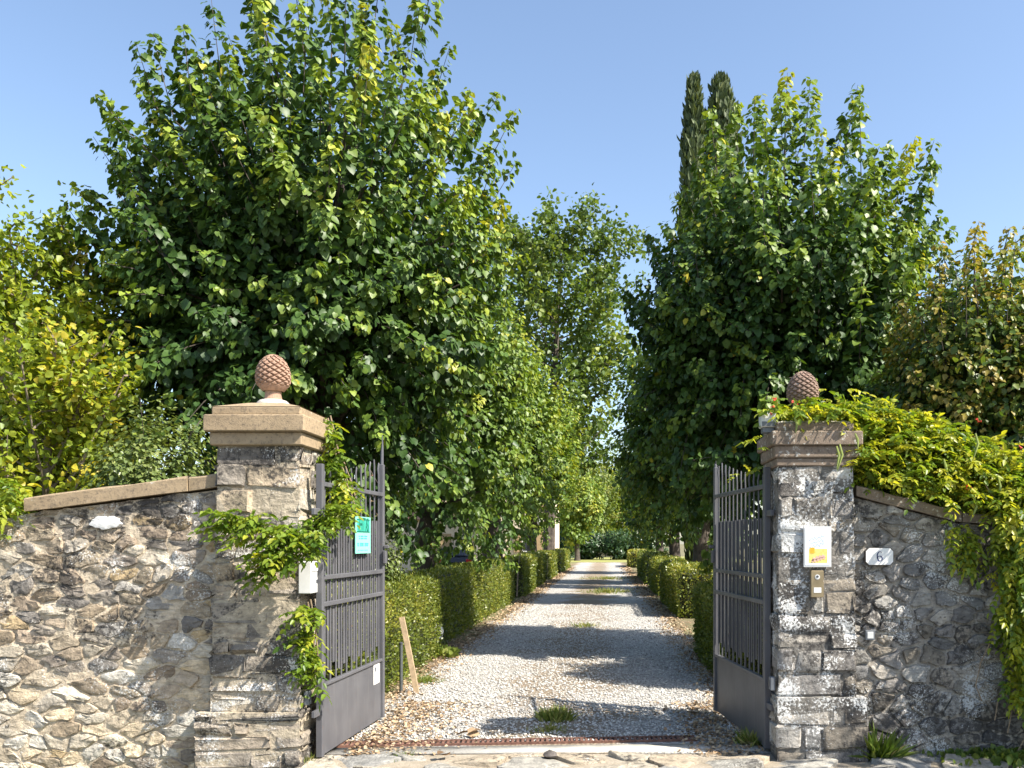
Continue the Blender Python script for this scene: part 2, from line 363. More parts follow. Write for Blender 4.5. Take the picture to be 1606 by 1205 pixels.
def linden(name, label, cat, base, c, r, zc, rzu, rzd, nsh, per, leaf, seed, mat='linden', tint0=0.42, trunk_r=0.2, hi=True, group=None,
           slen=0.9, lump=0.13, up=0.6, gap=-0.55, skirt=0.25, sunside_yellow=0.15, tsp=0.16, droop=0.6, bark='bark', inner=1.5, side=.5, pw=2.0, reach=1.05):
    g = np.random.default_rng(seed); C = np.array([c[0], c[1], zc]); rx, ry = r if hasattr(r, '__len__') else (r, r)
    root = tag(empty(name, (base[0], base[1], 0)), label, cat, group)
    B0 = np.array([base[0], base[1], 0.0])
    u = nrm(g.normal(size=(nsh * 2, 3)))
    fill = g.random(len(u)) < .34                       # shoots of the inner crown stand everywhere, those of the shell in clumps
    ok = fill | (wob(u, seed + 1, 4.6) > gap); u = u[ok][:nsh]; fill = fill[ok][:nsh]; m = len(u)
    rz = np.where(u[:, 2] > 0, rzu, rzd)
    Rr = (np.abs(u[:, 0] / rx) ** pw + np.abs(u[:, 1] / ry) ** pw + np.abs(u[:, 2] / rz) ** pw) ** (-1 / pw) * (1 + lump * wob(u, seed + 2))
    f = np.where(fill, .3 + .55 * g.random(m) ** .7, reach - .28 * g.random(m) ** inner)
    tip = C + u * (Rr * f)[:, None]
    upw = np.where(u[:, 2] > -0.15, up, skirt)[:, None]
    uu = u * np.array([1, 1, 0.6])
    d = nrm(uu * 0.8 + UP * upw + g.normal(size=(m, 3)) * 0.22)
    ln = slen * g.uniform(0.6, 1.25, m)
    st = tip - d * ln[:, None]
    # leaves along every shoot
    t = np.tile((np.arange(per) + 0.5) / per, (m, 1)) + g.uniform(-.3, .3, (m, per)) / per
    ref = nrm(np.cross(d, UP) + 1e-4); ref2 = np.cross(d, ref)
    ang = np.arange(per)[None] * 2.4 + g.uniform(0, 6.28, (m, 1)) + g.normal(size=(m, per)) * .5
    side_v = ref[:, None] * np.cos(ang)[..., None] + ref2[:, None] * np.sin(ang)[..., None]
    arc = (t ** 2)[..., None] * (UP * 0.12 * slen)
    pos = st[:, None] + d[:, None] * (ln[:, None] * t)[..., None] + arc + side_v * leaf * side
    ax = side_v * .8 + d[:, None] * .3 - UP * droop + g.normal(size=(m, per, 3)) * .22
    out = np.broadcast_to(u[:, None], pos.shape)
    nn = UP * .65 + out * .6 + side_v * .25 + g.normal(size=(m, 1, 3)) * .3 + g.normal(size=(m, per, 3)) * .24
    sz = leaf * g.uniform(.65, 1.2, (m, per)) * (1.08 - 0.4 * t)
    ti = tint0 + g.normal(size=(m, 1)) * tsp + g.normal(size=(m, per)) * tsp * .7 + sunside_yellow * ((u[:, 2] * .6 + u[:, 0] * .4).clip(0, 1))[:, None] + 0.1 * (t - .5)  # crown top and sun side yellower: backlit glow put into tint, partly real yellowing
    ti = np.where(g.random((m, per)) < 0.02, 0.97, ti).clip(0, 1)
    T, TF = (LEAF9, LEAF9F) if hi else (LEAF6, LEAF6F)
    V, Fa, tt = leaves(pos.reshape(-1, 3), ax.reshape(-1, 3), nn.reshape(-1, 3), sz.ravel(), ti.ravel(), T, TF)
    tag(mesh_np('crown', V - B0, Fa, M[mat], root, tt), kind='stuff')
    # trunk and limbs
    tr = MB(); cz = zc - rzd * .55
    bend = [(0, 0, -0.05), (0.02, 0.01, .3), (0.03 * g.normal(), .03 * g.normal(), cz * .6), ((c[0] - base[0]) * .5, (c[1] - base[1]) * .5, cz), (c[0] - base[0], c[1] - base[1], zc + rzu * .45)]
    tr.tube(bend, [trunk_r * 1.35, trunk_r * 1.05, trunk_r * .9, trunk_r * .75, trunk_r * .15], 9)
    tr.build('trunk', M[bark], root, smooth=True)
    lb = MB()
    if hi:
        tw = MB()
        for i in range(m): tw.tube([st[i] - B0, (st[i] + tip[i]) / 2 - B0 + UP * .03 * slen, tip[i] - B0 + UP * .1 * slen], [.008, .006, .003], 3, False)
        tag(tw.build('twigs', M[bark], root), kind='stuff')
    for i in range(0, m, max(1, m // (90 if hi else 30))):
        z0 = cz * .8 + (zc + rzu * .3 - cz * .8) * ((u[i, 2] * .5 + .5) * .8)
        s0 = np.array([(c[0] - base[0]) * .6, (c[1] - base[1]) * .6, z0]); e = st[i] - B0; k = (s0 + e) / 2 + np.array([0, 0, .15])
        lb.tube([s0, k, e, tip[i] - B0], [trunk_r * .22, trunk_r * .14, trunk_r * .07, 0.006], 5, False)
    lb.build('limbs', M[bark], root)
    return root

def airy(name, label, cat, base, top, spread, z0, nb, ntw, nlf, leaf, seed, mat, tint0=.5, trunk_r=.2, sig=.3, upk=.9, group=None, profile=None, bark='bark', lean=(0, 0), T=LEAF6, TF=LEAF6F):
    """a tree whose branches and leaf sprays can be seen through"""
    g = np.random.default_rng(seed); root = tag(empty(name, (base[0], base[1], 0)), label, cat, group)
    tr = MB(); H = top
    tr.tube([(0, 0, -.05), (lean[0] * .2, lean[1] * .2, H * .3), (lean[0] * .6, lean[1] * .6, H * .65), (lean[0], lean[1], H * .97)], [trunk_r * 1.2, trunk_r * .9, trunk_r * .5, .015], 8)
    tr.build('trunk', M[bark], root, smooth=True)
    lb = MB(); cp = []; cd = []
    for i in range(nb):
        h = z0 + (H * .93 - z0) * ((i + g.random()) / nb); k = (h - z0) / (H - z0)
        a = i * 2.4 + g.normal() * .4; w = spread * (profile(k) if profile else (1.15 - k) * min(1, .45 + 2 * k)) * g.uniform(.7, 1.15)
        p0 = np.array([lean[0] * h / H, lean[1] * h / H, h]); dr = nrm(np.array([math.cos(a), math.sin(a), upk * g.uniform(.6, 1.3)]))
        L_ = w / max(.3, math.hypot(dr[0], dr[1])); e = p0 + dr * L_; e[2] = min(e[2], H)
        mid = (p0 + e) / 2 + np.array([0, 0, -.06 * L_])
        lb.tube([p0, mid, e], [trunk_r * .3 * (1.1 - k), trunk_r * .17 * (1.1 - k), .01], 5, False)
        for j in range(ntw):
            s = (j + 1) / ntw; q = (1 - s) * p0 + s * e + (1 - s) * s * (mid - (p0 + e) / 2) * 4
            if s < .25: continue
            tdir = nrm(dr * .6 + g.normal(size=3) * .6 + UP * .25); te = q + tdir * sig * 1.6 * g.uniform(.5, 1.3)
            lb.tube([q, te], [.014, .005], 3, False); cp.append((q + te) / 2); cd.append(nrm(te - q))
    lb.build('limbs', M[bark], root)
    cp = np.array(cp); cd = np.array(cd); m = len(cp)
    pos = cp[:, None] + cd[:, None] * g.normal(size=(m, nlf, 1)) * sig * .9 + g.normal(size=(m, nlf, 3)) * sig * .42
    ax = g.normal(size=(m, nlf, 3)) * .7 + cd[:, None] * .5 - UP * .35; nn = UP * .8 + g.normal(size=(m, nlf, 3)) * .6
    ti = (tint0 + g.normal(size=(m, 1)) * .16 + g.normal(size=(m, nlf)) * .14).clip(0, 1)
    V, Fa, tt = leaves(pos.reshape(-1, 3), ax.reshape(-1, 3), nn.reshape(-1, 3), (leaf * g.uniform(.6, 1.25, (m, nlf))).ravel(), ti.ravel(), T, TF)
    tag(mesh_np('crown', V, Fa, M[mat], root, tt), kind='stuff')
    return root

def plumed(name, label, base, c, r, zc, rzu, rzd, n_out, per, n_in, per_in, leaf, seed, mat='linden', tint0=.45, tsp=.1, trunk_r=.25, group=None, plen=.8, wide=.17, lump=.12, pw=2.0, lean=0.0, hi=True, sunside_yellow=.15, cat='tree'):
    """a linden whose crown is set with separate leafy shoots over a closed inside, shaded in part by darker leaf tint"""
    g = np.random.default_rng(seed); C = np.array([c[0], c[1], zc]); rx, ry = r; B0 = np.array([base[0], base[1], 0.0])
    root = tag(empty(name, (base[0], base[1], 0)), label, cat, group)
    def shell(u):
        rz = np.where(u[:, 2] > 0, rzu, rzd)
        return (np.abs(u[:, 0] / rx) ** pw + np.abs(u[:, 1] / ry) ** pw + np.abs(u[:, 2] / rz) ** pw) ** (-1 / pw) * (1 + lump * wob(u, seed + 2))
    # well spaced shoot tips: each new one is the candidate farthest from its neighbours
    S = np.array([rx, ry, (rzu + rzd) / 2]); pts = [nrm(g.normal(size=3))]
    for k in range(n_out - 1):
        q = nrm(g.normal(size=(7, 3))); dd = (((q[:, None] - np.array(pts)[None]) * S) ** 2).sum(2).min(1); pts.append(q[int(dd.argmax())])
    u = np.array(pts); m = n_out
    up = np.where(u[:, 2] > .25, .75, np.where(u[:, 2] > -.25, .32, .02))[:, None]
    d = nrm(u * np.array([1, 1, .75]) + UP * up + g.normal(size=(m, 3)) * .2)
    ln = plen * g.uniform(.7, 1.3, m); tip = C + u * (shell(u) * g.uniform(.87, 1.12, m))[:, None]
    tip[:, 0] += lean * (tip[:, 2] - zc) / rzu; st = tip - d * ln[:, None]
    t = g.random((m, per)) ** .85; ang = g.uniform(0, 6.283, (m, per))
    ref = nrm(np.cross(d, UP) + 1e-4); ref2 = np.cross(d, ref); sv = ref[:, None] * np.cos(ang)[..., None] + ref2[:, None] * np.sin(ang)[..., None]
    rad = wide * (.35 + .65 * np.sqrt(g.random((m, per)))) * (1.05 - .72 * t ** 1.6)
    bend = (t ** 2)[..., None] * np.where(u[:, 2] > 0, .1, -.12)[:, None, None] * UP * plen
    pos = st[:, None] + d[:, None] * (ln[:, None] * t)[..., None] + bend + sv * rad[..., None]
    ax = sv * .55 + d[:, None] * .35 - UP * .75 + g.normal(size=(m, per, 3)) * .25
    nn = UP * .5 + u[:, None] * .5 + sv * .45 + g.normal(size=(m, 1, 3)) * .15 + g.normal(size=(m, per, 3)) * .25
    sz = leaf * g.uniform(.6, 1.2, (m, per)) * (1.1 - .35 * t)
    ti = tint0 + g.normal(size=(m, 1)) * tsp + g.normal(size=(m, per)) * tsp * .8 + sunside_yellow * ((u[:, 2] * .6 + u[:, 0] * .4).clip(0, 1))[:, None] + .42 * (t - .55)  # leaf tint carries sun glow on top and sunward side, besides real yellow
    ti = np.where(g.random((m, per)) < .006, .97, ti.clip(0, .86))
    T, TF = (LEAF9, LEAF9F) if hi else (LEAF6, LEAF6F)
    A = leaves(pos.reshape(-1, 3), ax.reshape(-1, 3), nn.reshape(-1, 3), sz.ravel(), ti.ravel(), T, TF)
    v = nrm(g.normal(size=(n_in, 3))); f = .28 + .44 * g.random(n_in) ** .55; pc = C + v * (shell(v) * f)[:, None]; pc[:, 0] += lean * (pc[:, 2] - zc) / rzu
    ip = pc[:, None] + g.normal(size=(n_in, per_in, 3)) * .2; ia = v[:, None] * .4 - UP * .5 + g.normal(size=(n_in, per_in, 3)) * .6; inn = UP * .6 + g.normal(size=(n_in, per_in, 3)) * .6 + v[:, None] * .4
    I = leaves(ip.reshape(-1, 3), ia.reshape(-1, 3), inn.reshape(-1, 3), (leaf * 1.15 * g.uniform(.7, 1.2, (n_in, per_in))).ravel(), (tint0 - .1 + g.normal(size=n_in * per_in) * tsp).clip(0, .8), LEAF6, LEAF6F)  # inner leaves get a darker tint, adding painted shade inside the crown
    V, Fa, tt = merge([A, I]); tag(mesh_np('crown', V - B0, Fa, M[mat], root, tt), kind='stuff')
    tr = MB(); cz = zc - rzd * .55
    tr.tube([(0, 0, -.05), (.02, .01, .3), (.03 * g.normal(), .03 * g.normal(), cz * .6), ((c[0] - base[0]) * .5, (c[1] - base[1]) * .5, cz), (c[0] - base[0], c[1] - base[1], zc + rzu * .4)], [trunk_r * 1.35, trunk_r * 1.05, trunk_r * .9, trunk_r * .75, trunk_r * .12], 9)
    tr.build('trunk', M['bark'], root, smooth=True)
    tw = MB(); lb = MB()
    for i in range(m):
        tw.tube([st[i] - B0, (st[i] + tip[i]) / 2 - B0, tip[i] - B0 + UP * (.08 if u[i, 2] > 0 else -.1) * plen], [.008, .006, .003], 3, False)
        if i % (3 if hi else 8) == 0:
            z0 = cz * .8 + (zc + rzu * .3 - cz * .8) * (u[i, 2] * .5 + .5) * .8; s0 = np.array([(c[0] - base[0]) * .6, (c[1] - base[1]) * .6, z0]); e = st[i] - B0
            lb.tube([s0, (s0 + e) / 2 + UP * .12, e], [trunk_r * .2, trunk_r * .12, .009], 5, False)
    tag(tw.build('twigs', M['bark'], root), kind='stuff'); lb.build('limbs', M['bark'], root)
    return root

LT = 'lindens lining the drive'
plumed('linden_tree', 'tallest broad linden behind the left pillar with the tan cap', (-3.5, 12.0), (-3.95, 12.0), (2.6, 2.45), 5.0, 4.05, 3.9, 430, 88, 700, 28, .108, 24, tint0=.22, tsp=.13, trunk_r=.26, group=LT, lean=.25, plen=.92, pw=2.3, sunside_yellow=.33, wide=.17)
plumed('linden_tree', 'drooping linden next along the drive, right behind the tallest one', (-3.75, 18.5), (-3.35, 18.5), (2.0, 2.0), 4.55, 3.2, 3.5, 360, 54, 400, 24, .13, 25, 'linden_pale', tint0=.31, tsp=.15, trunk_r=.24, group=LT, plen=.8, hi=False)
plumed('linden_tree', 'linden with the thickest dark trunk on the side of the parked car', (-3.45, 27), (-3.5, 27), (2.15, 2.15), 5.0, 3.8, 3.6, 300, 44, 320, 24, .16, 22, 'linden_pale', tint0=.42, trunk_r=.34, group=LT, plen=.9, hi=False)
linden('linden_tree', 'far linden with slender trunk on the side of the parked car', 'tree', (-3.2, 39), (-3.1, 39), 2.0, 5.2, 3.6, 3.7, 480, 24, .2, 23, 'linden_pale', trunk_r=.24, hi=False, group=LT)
plumed('linden_tree', 'bushy linden behind the right pillar in front of the cypresses', (2.6, 13.3), (2.62, 13.3), (2.2, 2.25), 4.6, 3.45, 3.6, 390, 88, 640, 28, .108, 36, tint0=.18, tsp=.13, trunk_r=.25, group=LT, plen=.98, pw=2.2, sunside_yellow=.4, wide=.17)
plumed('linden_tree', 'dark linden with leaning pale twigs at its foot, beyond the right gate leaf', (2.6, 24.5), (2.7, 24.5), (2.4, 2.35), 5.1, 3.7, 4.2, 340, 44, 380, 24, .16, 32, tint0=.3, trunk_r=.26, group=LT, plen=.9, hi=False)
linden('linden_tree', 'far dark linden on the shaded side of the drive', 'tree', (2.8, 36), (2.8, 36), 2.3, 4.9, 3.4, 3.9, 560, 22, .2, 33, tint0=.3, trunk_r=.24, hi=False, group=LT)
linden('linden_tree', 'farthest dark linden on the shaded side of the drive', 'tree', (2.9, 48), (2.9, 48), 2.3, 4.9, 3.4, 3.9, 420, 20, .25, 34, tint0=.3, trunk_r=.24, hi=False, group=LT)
airy('ash_tree', 'tall feathery green tree with visible trunk rising over the drive', 'tree', (-3.1, 48), 18.7, 4.7, 4.5, 60, 9, 52, .26, 41, 'ash', .5, .3, .58, .65, lean=(.7, 0), profile=lambda k: (.75 + .6 * k if k < .45 else 1.02 * math.sqrt(max(0, 1.18 - k)) + .18))

def cypress(name, label, x, y, h, r, seed):
    g = np.random.default_rng(seed); root = tag(empty(name, (x, y, 0)), label, 'cypress', 'cypresses'); n = 6500
    k = g.random(n) ** .85; a = g.uniform(0, 6.28, n)
    rr = r * np.minimum(1, .35 + 3 * k) * np.sqrt(np.maximum(0, 1 - k ** 3.2)) * (1 + .16 * np.sin(k * 38 + 2 * np.sin(a * 2)) + .12 * g.normal(size=n)) * (1 - .35 * g.random(n) ** 2)
    pos = np.stack([rr * np.cos(a), rr * np.sin(a), .6 + k * (h - .8)], 1)
    ax = np.stack([np.cos(a) * .35, np.sin(a) * .35, np.ones(n)], 1) + g.normal(size=(n, 3)) * .2; nn = np.stack([np.cos(a), np.sin(a), np.full(n, .3)], 1) + g.normal(size=(n, 3)) * .4
    V, Fa, tt = leaves(pos, ax, nn, g.uniform(.2, .42, n), (.45 + .25 * g.normal(size=n)).clip(0, 1), SLIM, LEAF6F)
    tag(mesh_np('crown', V, Fa, M['cypress'], root, tt), kind='stuff')
    MB().tube([(0, 0, -.05), (0, 0, h * .5), (0, 0, h * .93)], [.16, .1, .02], 7).build('trunk', M['bark'], root, smooth=True)
cypress('cypress_tree', 'slimmer of the two cypresses behind the right linden', PX(1088, 31), 31, 17.9, .5, 51)
cypress('cypress_tree', 'thicker of the two cypresses behind the right linden', PX(1131, 31.6), 31.6, 18.2, .95, 52)

# side planting
for k, (px, d, top, sp, lab) in enumerate([(22, 10.1, 5.1, .62, 'yellowing maple with the tallest bare-tipped spire behind the left wall'),
                                          (135, 10.6, 5.4, .72, 'yellowing maple reaching into the dark linden boughs'),
                                          (75, 9.6, 3.7, 1.15, 'low golden maple crowded under the taller yellowing ones'),
                                          (-120, 10.3, 5.8, 1.2, 'yellowing maple at the outer end of the left wall')]):
    airy('maple_tree', lab, 'tree', (PX(px, d), d), top, sp, .9, 32, 7, 40, .078, 60 + k, 'maple', .55 + (.16 if k == 2 else 0), .09, .17, 1.3, 'yellowing maples behind the left wall', profile=lambda q: 1.0 - .55 * q, bark='bark_pale')
airy('poplar_tree', 'pale green tree standing far behind the left boundary', 'tree', (PX(60, 30), 30), 9.5, 4.0, 1, 34, 8, 24, .26, 71, 'far', .4, .2, .7, .8)
linden('privet_shrub', 'glossy pale green shrub peeping over the coping of the left wall', 'shrub', (PX(235, 8.7), 8.7), (PX(235, 8.7), 8.7), (.72, .6), 2.1, .92, 1.6, 620, 20, .06, 81, 'pale_shrub', .5, .04, False, slen=.4, sunside_yellow=0, lump=.2)
linden('laurel_shrub', 'small speckled shrub behind the hedge beside the left gate leaf', 'shrub', (-2.95, 11.3), (-2.95, 11.3), (.42, .5), 1.35, .62, 1.0, 200, 16, .055, 82, 'pale_shrub', .45, .04, False, slen=.3, sunside_yellow=0)
plumed('autumn_bush', 'tall bush with orange and brown leaves behind the right creeper', (4.15, 9.8), (4.15, 9.8), (1.15, 1.1), 3.3, 1.75, 2.7, 420, 56, 360, 26, .078, 83, 'orange_bush', .58, .2, .1, plen=.42, wide=.13, lump=.18, hi=False, sunside_yellow=.25, cat='bush')
plumed('elder_bush', 'dark green bush between the right linden and the orange bush', (3.2, 9.9), (3.3, 9.9), (.85, .85), 2.3, 1.15, 1.8, 220, 46, 180, 24, .075, 84, 'orange_bush', .4, .14, .07, plen=.45, wide=.11, hi=False, sunside_yellow=.1, cat='bush')
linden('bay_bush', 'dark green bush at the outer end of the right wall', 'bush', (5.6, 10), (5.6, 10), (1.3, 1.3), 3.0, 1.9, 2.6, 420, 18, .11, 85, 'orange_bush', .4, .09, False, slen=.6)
# the tree across the street corner that shades the right wall
linden('plane_tree', 'roadside tree whose dappled shade falls on the right wall', 'tree', (7.1, 4.3), (6.9, 4.35), (1.95, 2.2), 3.7, 2.0, 2.2, 250, 18, .17, 91, trunk_r=.18, hi=False, gap=-.2)
# end of the drive
for k, (x, d, h, w) in enumerate([(-4.6, 88, 3.2, 2.2), (-1.6, 90, 3.0, 2.2), (1.4, 89, 3.1, 2.2), (4.2, 90, 3.3, 2.3)]):
    linden('laurel_bush', ['dark laurel bush closing the drive beside the house', 'dark laurel bush closing the drive on its axis', 'dark laurel bush closing the drive next to the axis', 'dark laurel bush closing the drive at the shaded side'][k], 'bush', (x, d), (x, d), w, 1.6, h - 1.6, 1.5, 230, 16, .3, 100 + k, 'dark_shrub', .45, .08, False, 'laurels at the end of the drive', slen=.9)
for k, (px, d, top, r, mt, lab) in enumerate([(925, 100, 12.5, 3.6, 'far', 'pale green rounded tree at the far end of the drive'), (952, 112, 16.5, 4.4, 'far', 'lighter rounded tree rising behind the pale one at the far end'),
                                         (905, 84, 10, 2.6, 'linden_pale', 'green tree near the house at the end of the drive'), (985, 105, 12, 4.0, 'linden_pale', 'shaded tree behind the right lindens at the far end')]):
    linden('garden_tree', lab, 'tree', (PX(px, d), d), (PX(px, d), d), r, top * .52, top * .48, top * .42, 420, 20, .36, 110 + k, mt, .5, .25, False, slen=1.6, up=.7)

# ------------------------------------------------------------------ hedges
def hedge(label, x0, x1, y0, y1, h, seed, n, leaf=.034, tint0=.5, twig=None):
    g = np.random.default_rng(seed); cx, cy = (x0 + x1) / 2, (y0 + y1) / 2
    root = tag(empty('box_hedge', (cx, cy, 0)), label, 'hedge', 'clipped hedges along the drive')
    hx, hy = (x1 - x0) / 2, (y1 - y0) / 2
    MB().box(-hx + .07, hx - .07, -hy + .07, hy - .07, -.02, h - .07, .08).build('core', M['hedge_core'], root)
    A = np.array([2 * hy * h, 2 * hy * h, 2 * hx * h, 2 * hx * h, 4 * hx * hy]); cnt = (n * A / A.sum()).astype(int)
    pos = []; nor = []
    for i, c_ in enumerate(cnt):
        s = g.uniform(-1, 1, (c_, 2)); z = (s[:, 1] * .5 + .5) * h
        if i < 2: p = np.stack([np.full(c_, (-hx, hx)[i]), s[:, 0] * hy, z], 1); q = ((-1, 1)[i], 0, 0)
        elif i < 4: p = np.stack([s[:, 0] * hx, np.full(c_, (-hy, hy)[i - 2]), z], 1); q = (0, (-1, 1)[i - 2], 0)
        else: p = np.stack([s[:, 0] * hx, s[:, 1] * hy, np.full(c_, h)], 1); q = (0, 0, 1)
        pos.append(p); nor.append(np.tile(q, (c_, 1)))
    pos = np.concatenate(pos); nor = np.concatenate(nor).astype(float); m = len(pos)
    # rounded shoulders and an uneven clip
    e = np.stack([np.abs(pos[:, 0]) / hx, np.abs(pos[:, 1]) / hy], 1).max(1)
    pos[:, 2] -= .07 * ((e - .8) / .2).clip(0, 1) ** 2 * (pos[:, 2] / h) ** 3
    bul = .035 * wob(pos * np.array([1.2, .9, 1.4]), seed, 1.6)
    pos += nor * (bul + g.normal(size=m) * .018 - .03 * g.random(m))[:, None]
    ax = nor * .7 + UP * .5 + g.normal(size=(m, 3)) * .55; nn = nor * .6 + UP * .5 + g.normal(size=(m, 3)) * .6
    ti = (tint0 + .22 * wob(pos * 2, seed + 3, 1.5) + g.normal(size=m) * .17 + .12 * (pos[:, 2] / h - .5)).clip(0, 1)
    V, Fa, tt = leaves(pos, ax, nn, leaf * g.uniform(.7, 1.4, m), ti, LEAF4, LEAF4F)
    tag(mesh_np('foliage', V, Fa, M['hedge'], root, tt), kind='stuff')
    sp = MB()
    for i in range(14):
        p = np.array([g.uniform(-hx, hx) * .9, g.uniform(-hy, hy) * .95, h - .05]); sp.tube([p, p + np.array([g.normal() * .03, g.normal() * .03, .12 + .07 * g.random()])], [.004, .002], 4)
    tag(sp.build('stray_shoots', M['hedge_core'], root), kind='stuff')
    if twig:
        tw = [np.array(q) - np.array([cx, cy, 0]) for q in twig]
        MB().tube(tw, [.022, .017, .014, .006][:len(tw)], 6).build('dead_twig', M['bark_pale'], root, smooth=True)
hedge('front clipped box hedge beside the leaning timber stake', -3.2, -2.42, 8.6, 13.1, 1.16, 201, 26000)
hedge('long clipped box hedge with a pale dead twig at its end', -3.3, -2.62, 13.5, 25.6, 1.16, 202, 30000, .045, .52, [(-2.58, 25.9, .1), (-2.55, 25.9, .8), (-2.5, 25.8, 1.2), (-2.35, 25.6, 1.6)])
hedge('short dark clipped hedge after the dead twig', -3.3, -2.5, 27.2, 31.5, 1.18, 203, 7000, .07, .45)
hedge('clipped hedge block beside the slender far trunk', -3.3, -2.6, 32.6, 38, 1.2, 204, 6000, .08, .5)
hedge('clipped hedge block in front of the tall feathery tree', -3.3, -2.55, 39.5, 46, 1.2, 205, 5000, .09, .52)
hedge('last clipped hedge block before the house', -3.3, -2.45, 49, 60, 1.2, 206, 5000, .11, .55)
hedge('low clipped hedge close behind the right gate leaf', 1.32, 2.2, 10.2, 13.4, 1.04, 211, 18000, .04, .5)
hedge('clipped hedge with sunlit yellow top beside the dark linden', 1.6, 2.55, 19.6, 25.5, 1.1, 212, 15000, .055, .62)
hedge('rounded clipped hedge with sprouting top further along the shaded side', 1.62, 2.5, 27.3, 33, 1.12, 213, 7000, .075, .58)
hedge('clipped hedge block with tall sprigs on the shaded side', 1.6, 2.5, 35, 44, 1.2, 214, 6000, .09, .42)
hedge('brownish hedge block by the far lawn', 1.65, 3.0, 60, 66, 1.1, 215, 4000, .12, .85)

# ------------------------------------------------------------------ masonry
def clip(poly, a, b, c):            # keep a*x+b*y<=c
    out = []
    for i in range(len(poly)):
        p, q = poly[i], poly[(i + 1) % len(poly)]; fp = a * p[0] + b * p[1] - c; fq = a * q[0] + b * q[1] - c
        if fp <= 0: out.append(p)
        if (fp < 0 < fq) or (fq < 0 < fp):
            t = fp / (fp - fq); out.append((p[0] + t * (q[0] - p[0]), p[1] + t * (q[1] - p[1])))
    return out
def centroid(p):
    a = cx = cy = 0
    for i in range(len(p)):
        x0, y0 = p[i]; x1, y1 = p[(i + 1) % len(p)]; w = x0 * y1 - x1 * y0; a += w; cx += (x0 + x1) * w; cy += (y0 + y1) * w
    return (cx / (3 * a), cy / (3 * a), abs(a) / 2) if abs(a) > 1e-9 else (p[0][0], p[0][1], 0)
def rubble_cells(outline, w, h, seed, aniso=1.75, jit=.38, relax=1):
    r = random.Random(seed); xs = [p[0] for p in outline]; zs = [p[1] for p in outline]; seeds = []
    z = min(zs); row = 0
    while z < max(zs) + h:
        hh = h * r.uniform(.7, 1.35); x = min(xs) - r.random() * w
        while x < max(xs) + w:
            ww = w * r.choice([.5, .7, 1, 1.3, 1.9]); seeds.append((x + ww / 2, z + hh / 2 + r.gauss(0, hh * jit * .5))); x += ww
        z += hh
    S = [(x, q * aniso) for x, q in seeds]; out0 = [(x, q * aniso) for x, q in outline]; cells = []
    for it in range(relax + 1):
        cells = []
        for i, (x, q) in enumerate(S):
            poly = list(out0)
            for j in sorted(range(len(S)), key=lambda k: (S[k][0] - x) ** 2 + (S[k][1] - q) ** 2)[1:22]:
                X, Q = S[j]; a, b = X - x, Q - q; poly = clip(poly, a, b, (X * X + Q * Q - x * x - q * q) / 2)
                if len(poly) < 3: break
            cells.append(poly if len(poly) >= 3 else None)
        if it < relax:
            S = [(lambda c: (.5 * s[0] + .5 * c[0], .5 * s[1] + .5 * c[1]))(centroid(c)) if c else s for s, c in zip(S, cells)]
    res = []
    for c in cells:
        if c and centroid(c)[2] > .002: res.append([(x, q / aniso) for x, q in c])
    return res
def stone_mesh(poly, proud, seed, gap=.009):
    """a rounded rubble stone: x,z outline, front towards -y"""
    r = random.Random(seed); cx, cz, A = centroid(poly)
    k = max(.6, 1 - 2.2 * gap / math.sqrt(A)); p = [(cx + (x - cx) * k, cz + (z - cz) * k) for x, z in poly]
    q = []
    for i in range(len(p)):          # cut the corners, then jitter
        a, b = p[i], p[(i + 1) % len(p)]
        if math.hypot(a[0] - b[0], a[1] - b[1]) < .012: continue
        for t in (.14, .5, .86): q.append((a[0] + t * (b[0] - a[0]) + r.gauss(0, .004), a[1] + t * (b[1] - a[1]) + r.gauss(0, .004)))
    q = [(x + .016 * math.sin(17 * z + 5 * x) + .009 * math.sin(41 * z - 23 * x), z + .011 * math.sin(13 * x + 9 * z) + .007 * math.sin(37 * x + 19 * z + 2)) for x, z in q]
    n = len(q); V = []; tx, tz = r.gauss(0, .07), r.gauss(0, .1)
    for s, y in ((1.0, .05), (1.0, -.35 * proud), (.94, -.9 * proud), (.55, -proud)):
        for (x, z) in q:
            xx, zz = (x - cx) * s, (z - cz) * s
            V.append((xx, y + (xx * tx + zz * tz + r.gauss(0, .0035) if y < 0 else 0), zz))
    V.append((r.gauss(0, .01), -proud * r.uniform(.85, 1.15), r.gauss(0, .006))); Fs = []
    for g in range(3):
        for i in range(n): Fs.append((g * n + i, g * n + (i + 1) % n, (g + 1) * n + (i + 1) % n, (g + 1) * n + i))
    for i in range(n): Fs.append((3 * n + i, 3 * n + (i + 1) % n, 4 * n))
    me = bpy.data.meshes.new('stone'); me.from_pydata(V, [], Fs); me.polygons.foreach_set('use_smooth', np.ones(len(Fs), bool))
    try: me.set_sharp_from_angle(angle=math.radians(50))
    except Exception: pass
    me.update()
    return me, (cx, cz)
WARM = [(.4, .33, .25), (.32, .26, .19), (.38, .32, .24), (.28, .25, .215), (.40, .31, .19), (.2, .185, .17), (.47, .42, .34), (.35, .285, .22), (.29, .235, .18), (.41, .37, .31), (.33, .315, .29), (.24, .21, .18)]
PALE = [(.6, .54, .44), (.55, .52, .46), (.6, .5, .36), (.5, .43, .33)]
GREY = [(.25, .24, .23), (.31, .3, .28), (.19, .18, .17), (.37, .345, .31), (.27, .24, .2), (.21, .21, .21), (.42, .4, .37)]
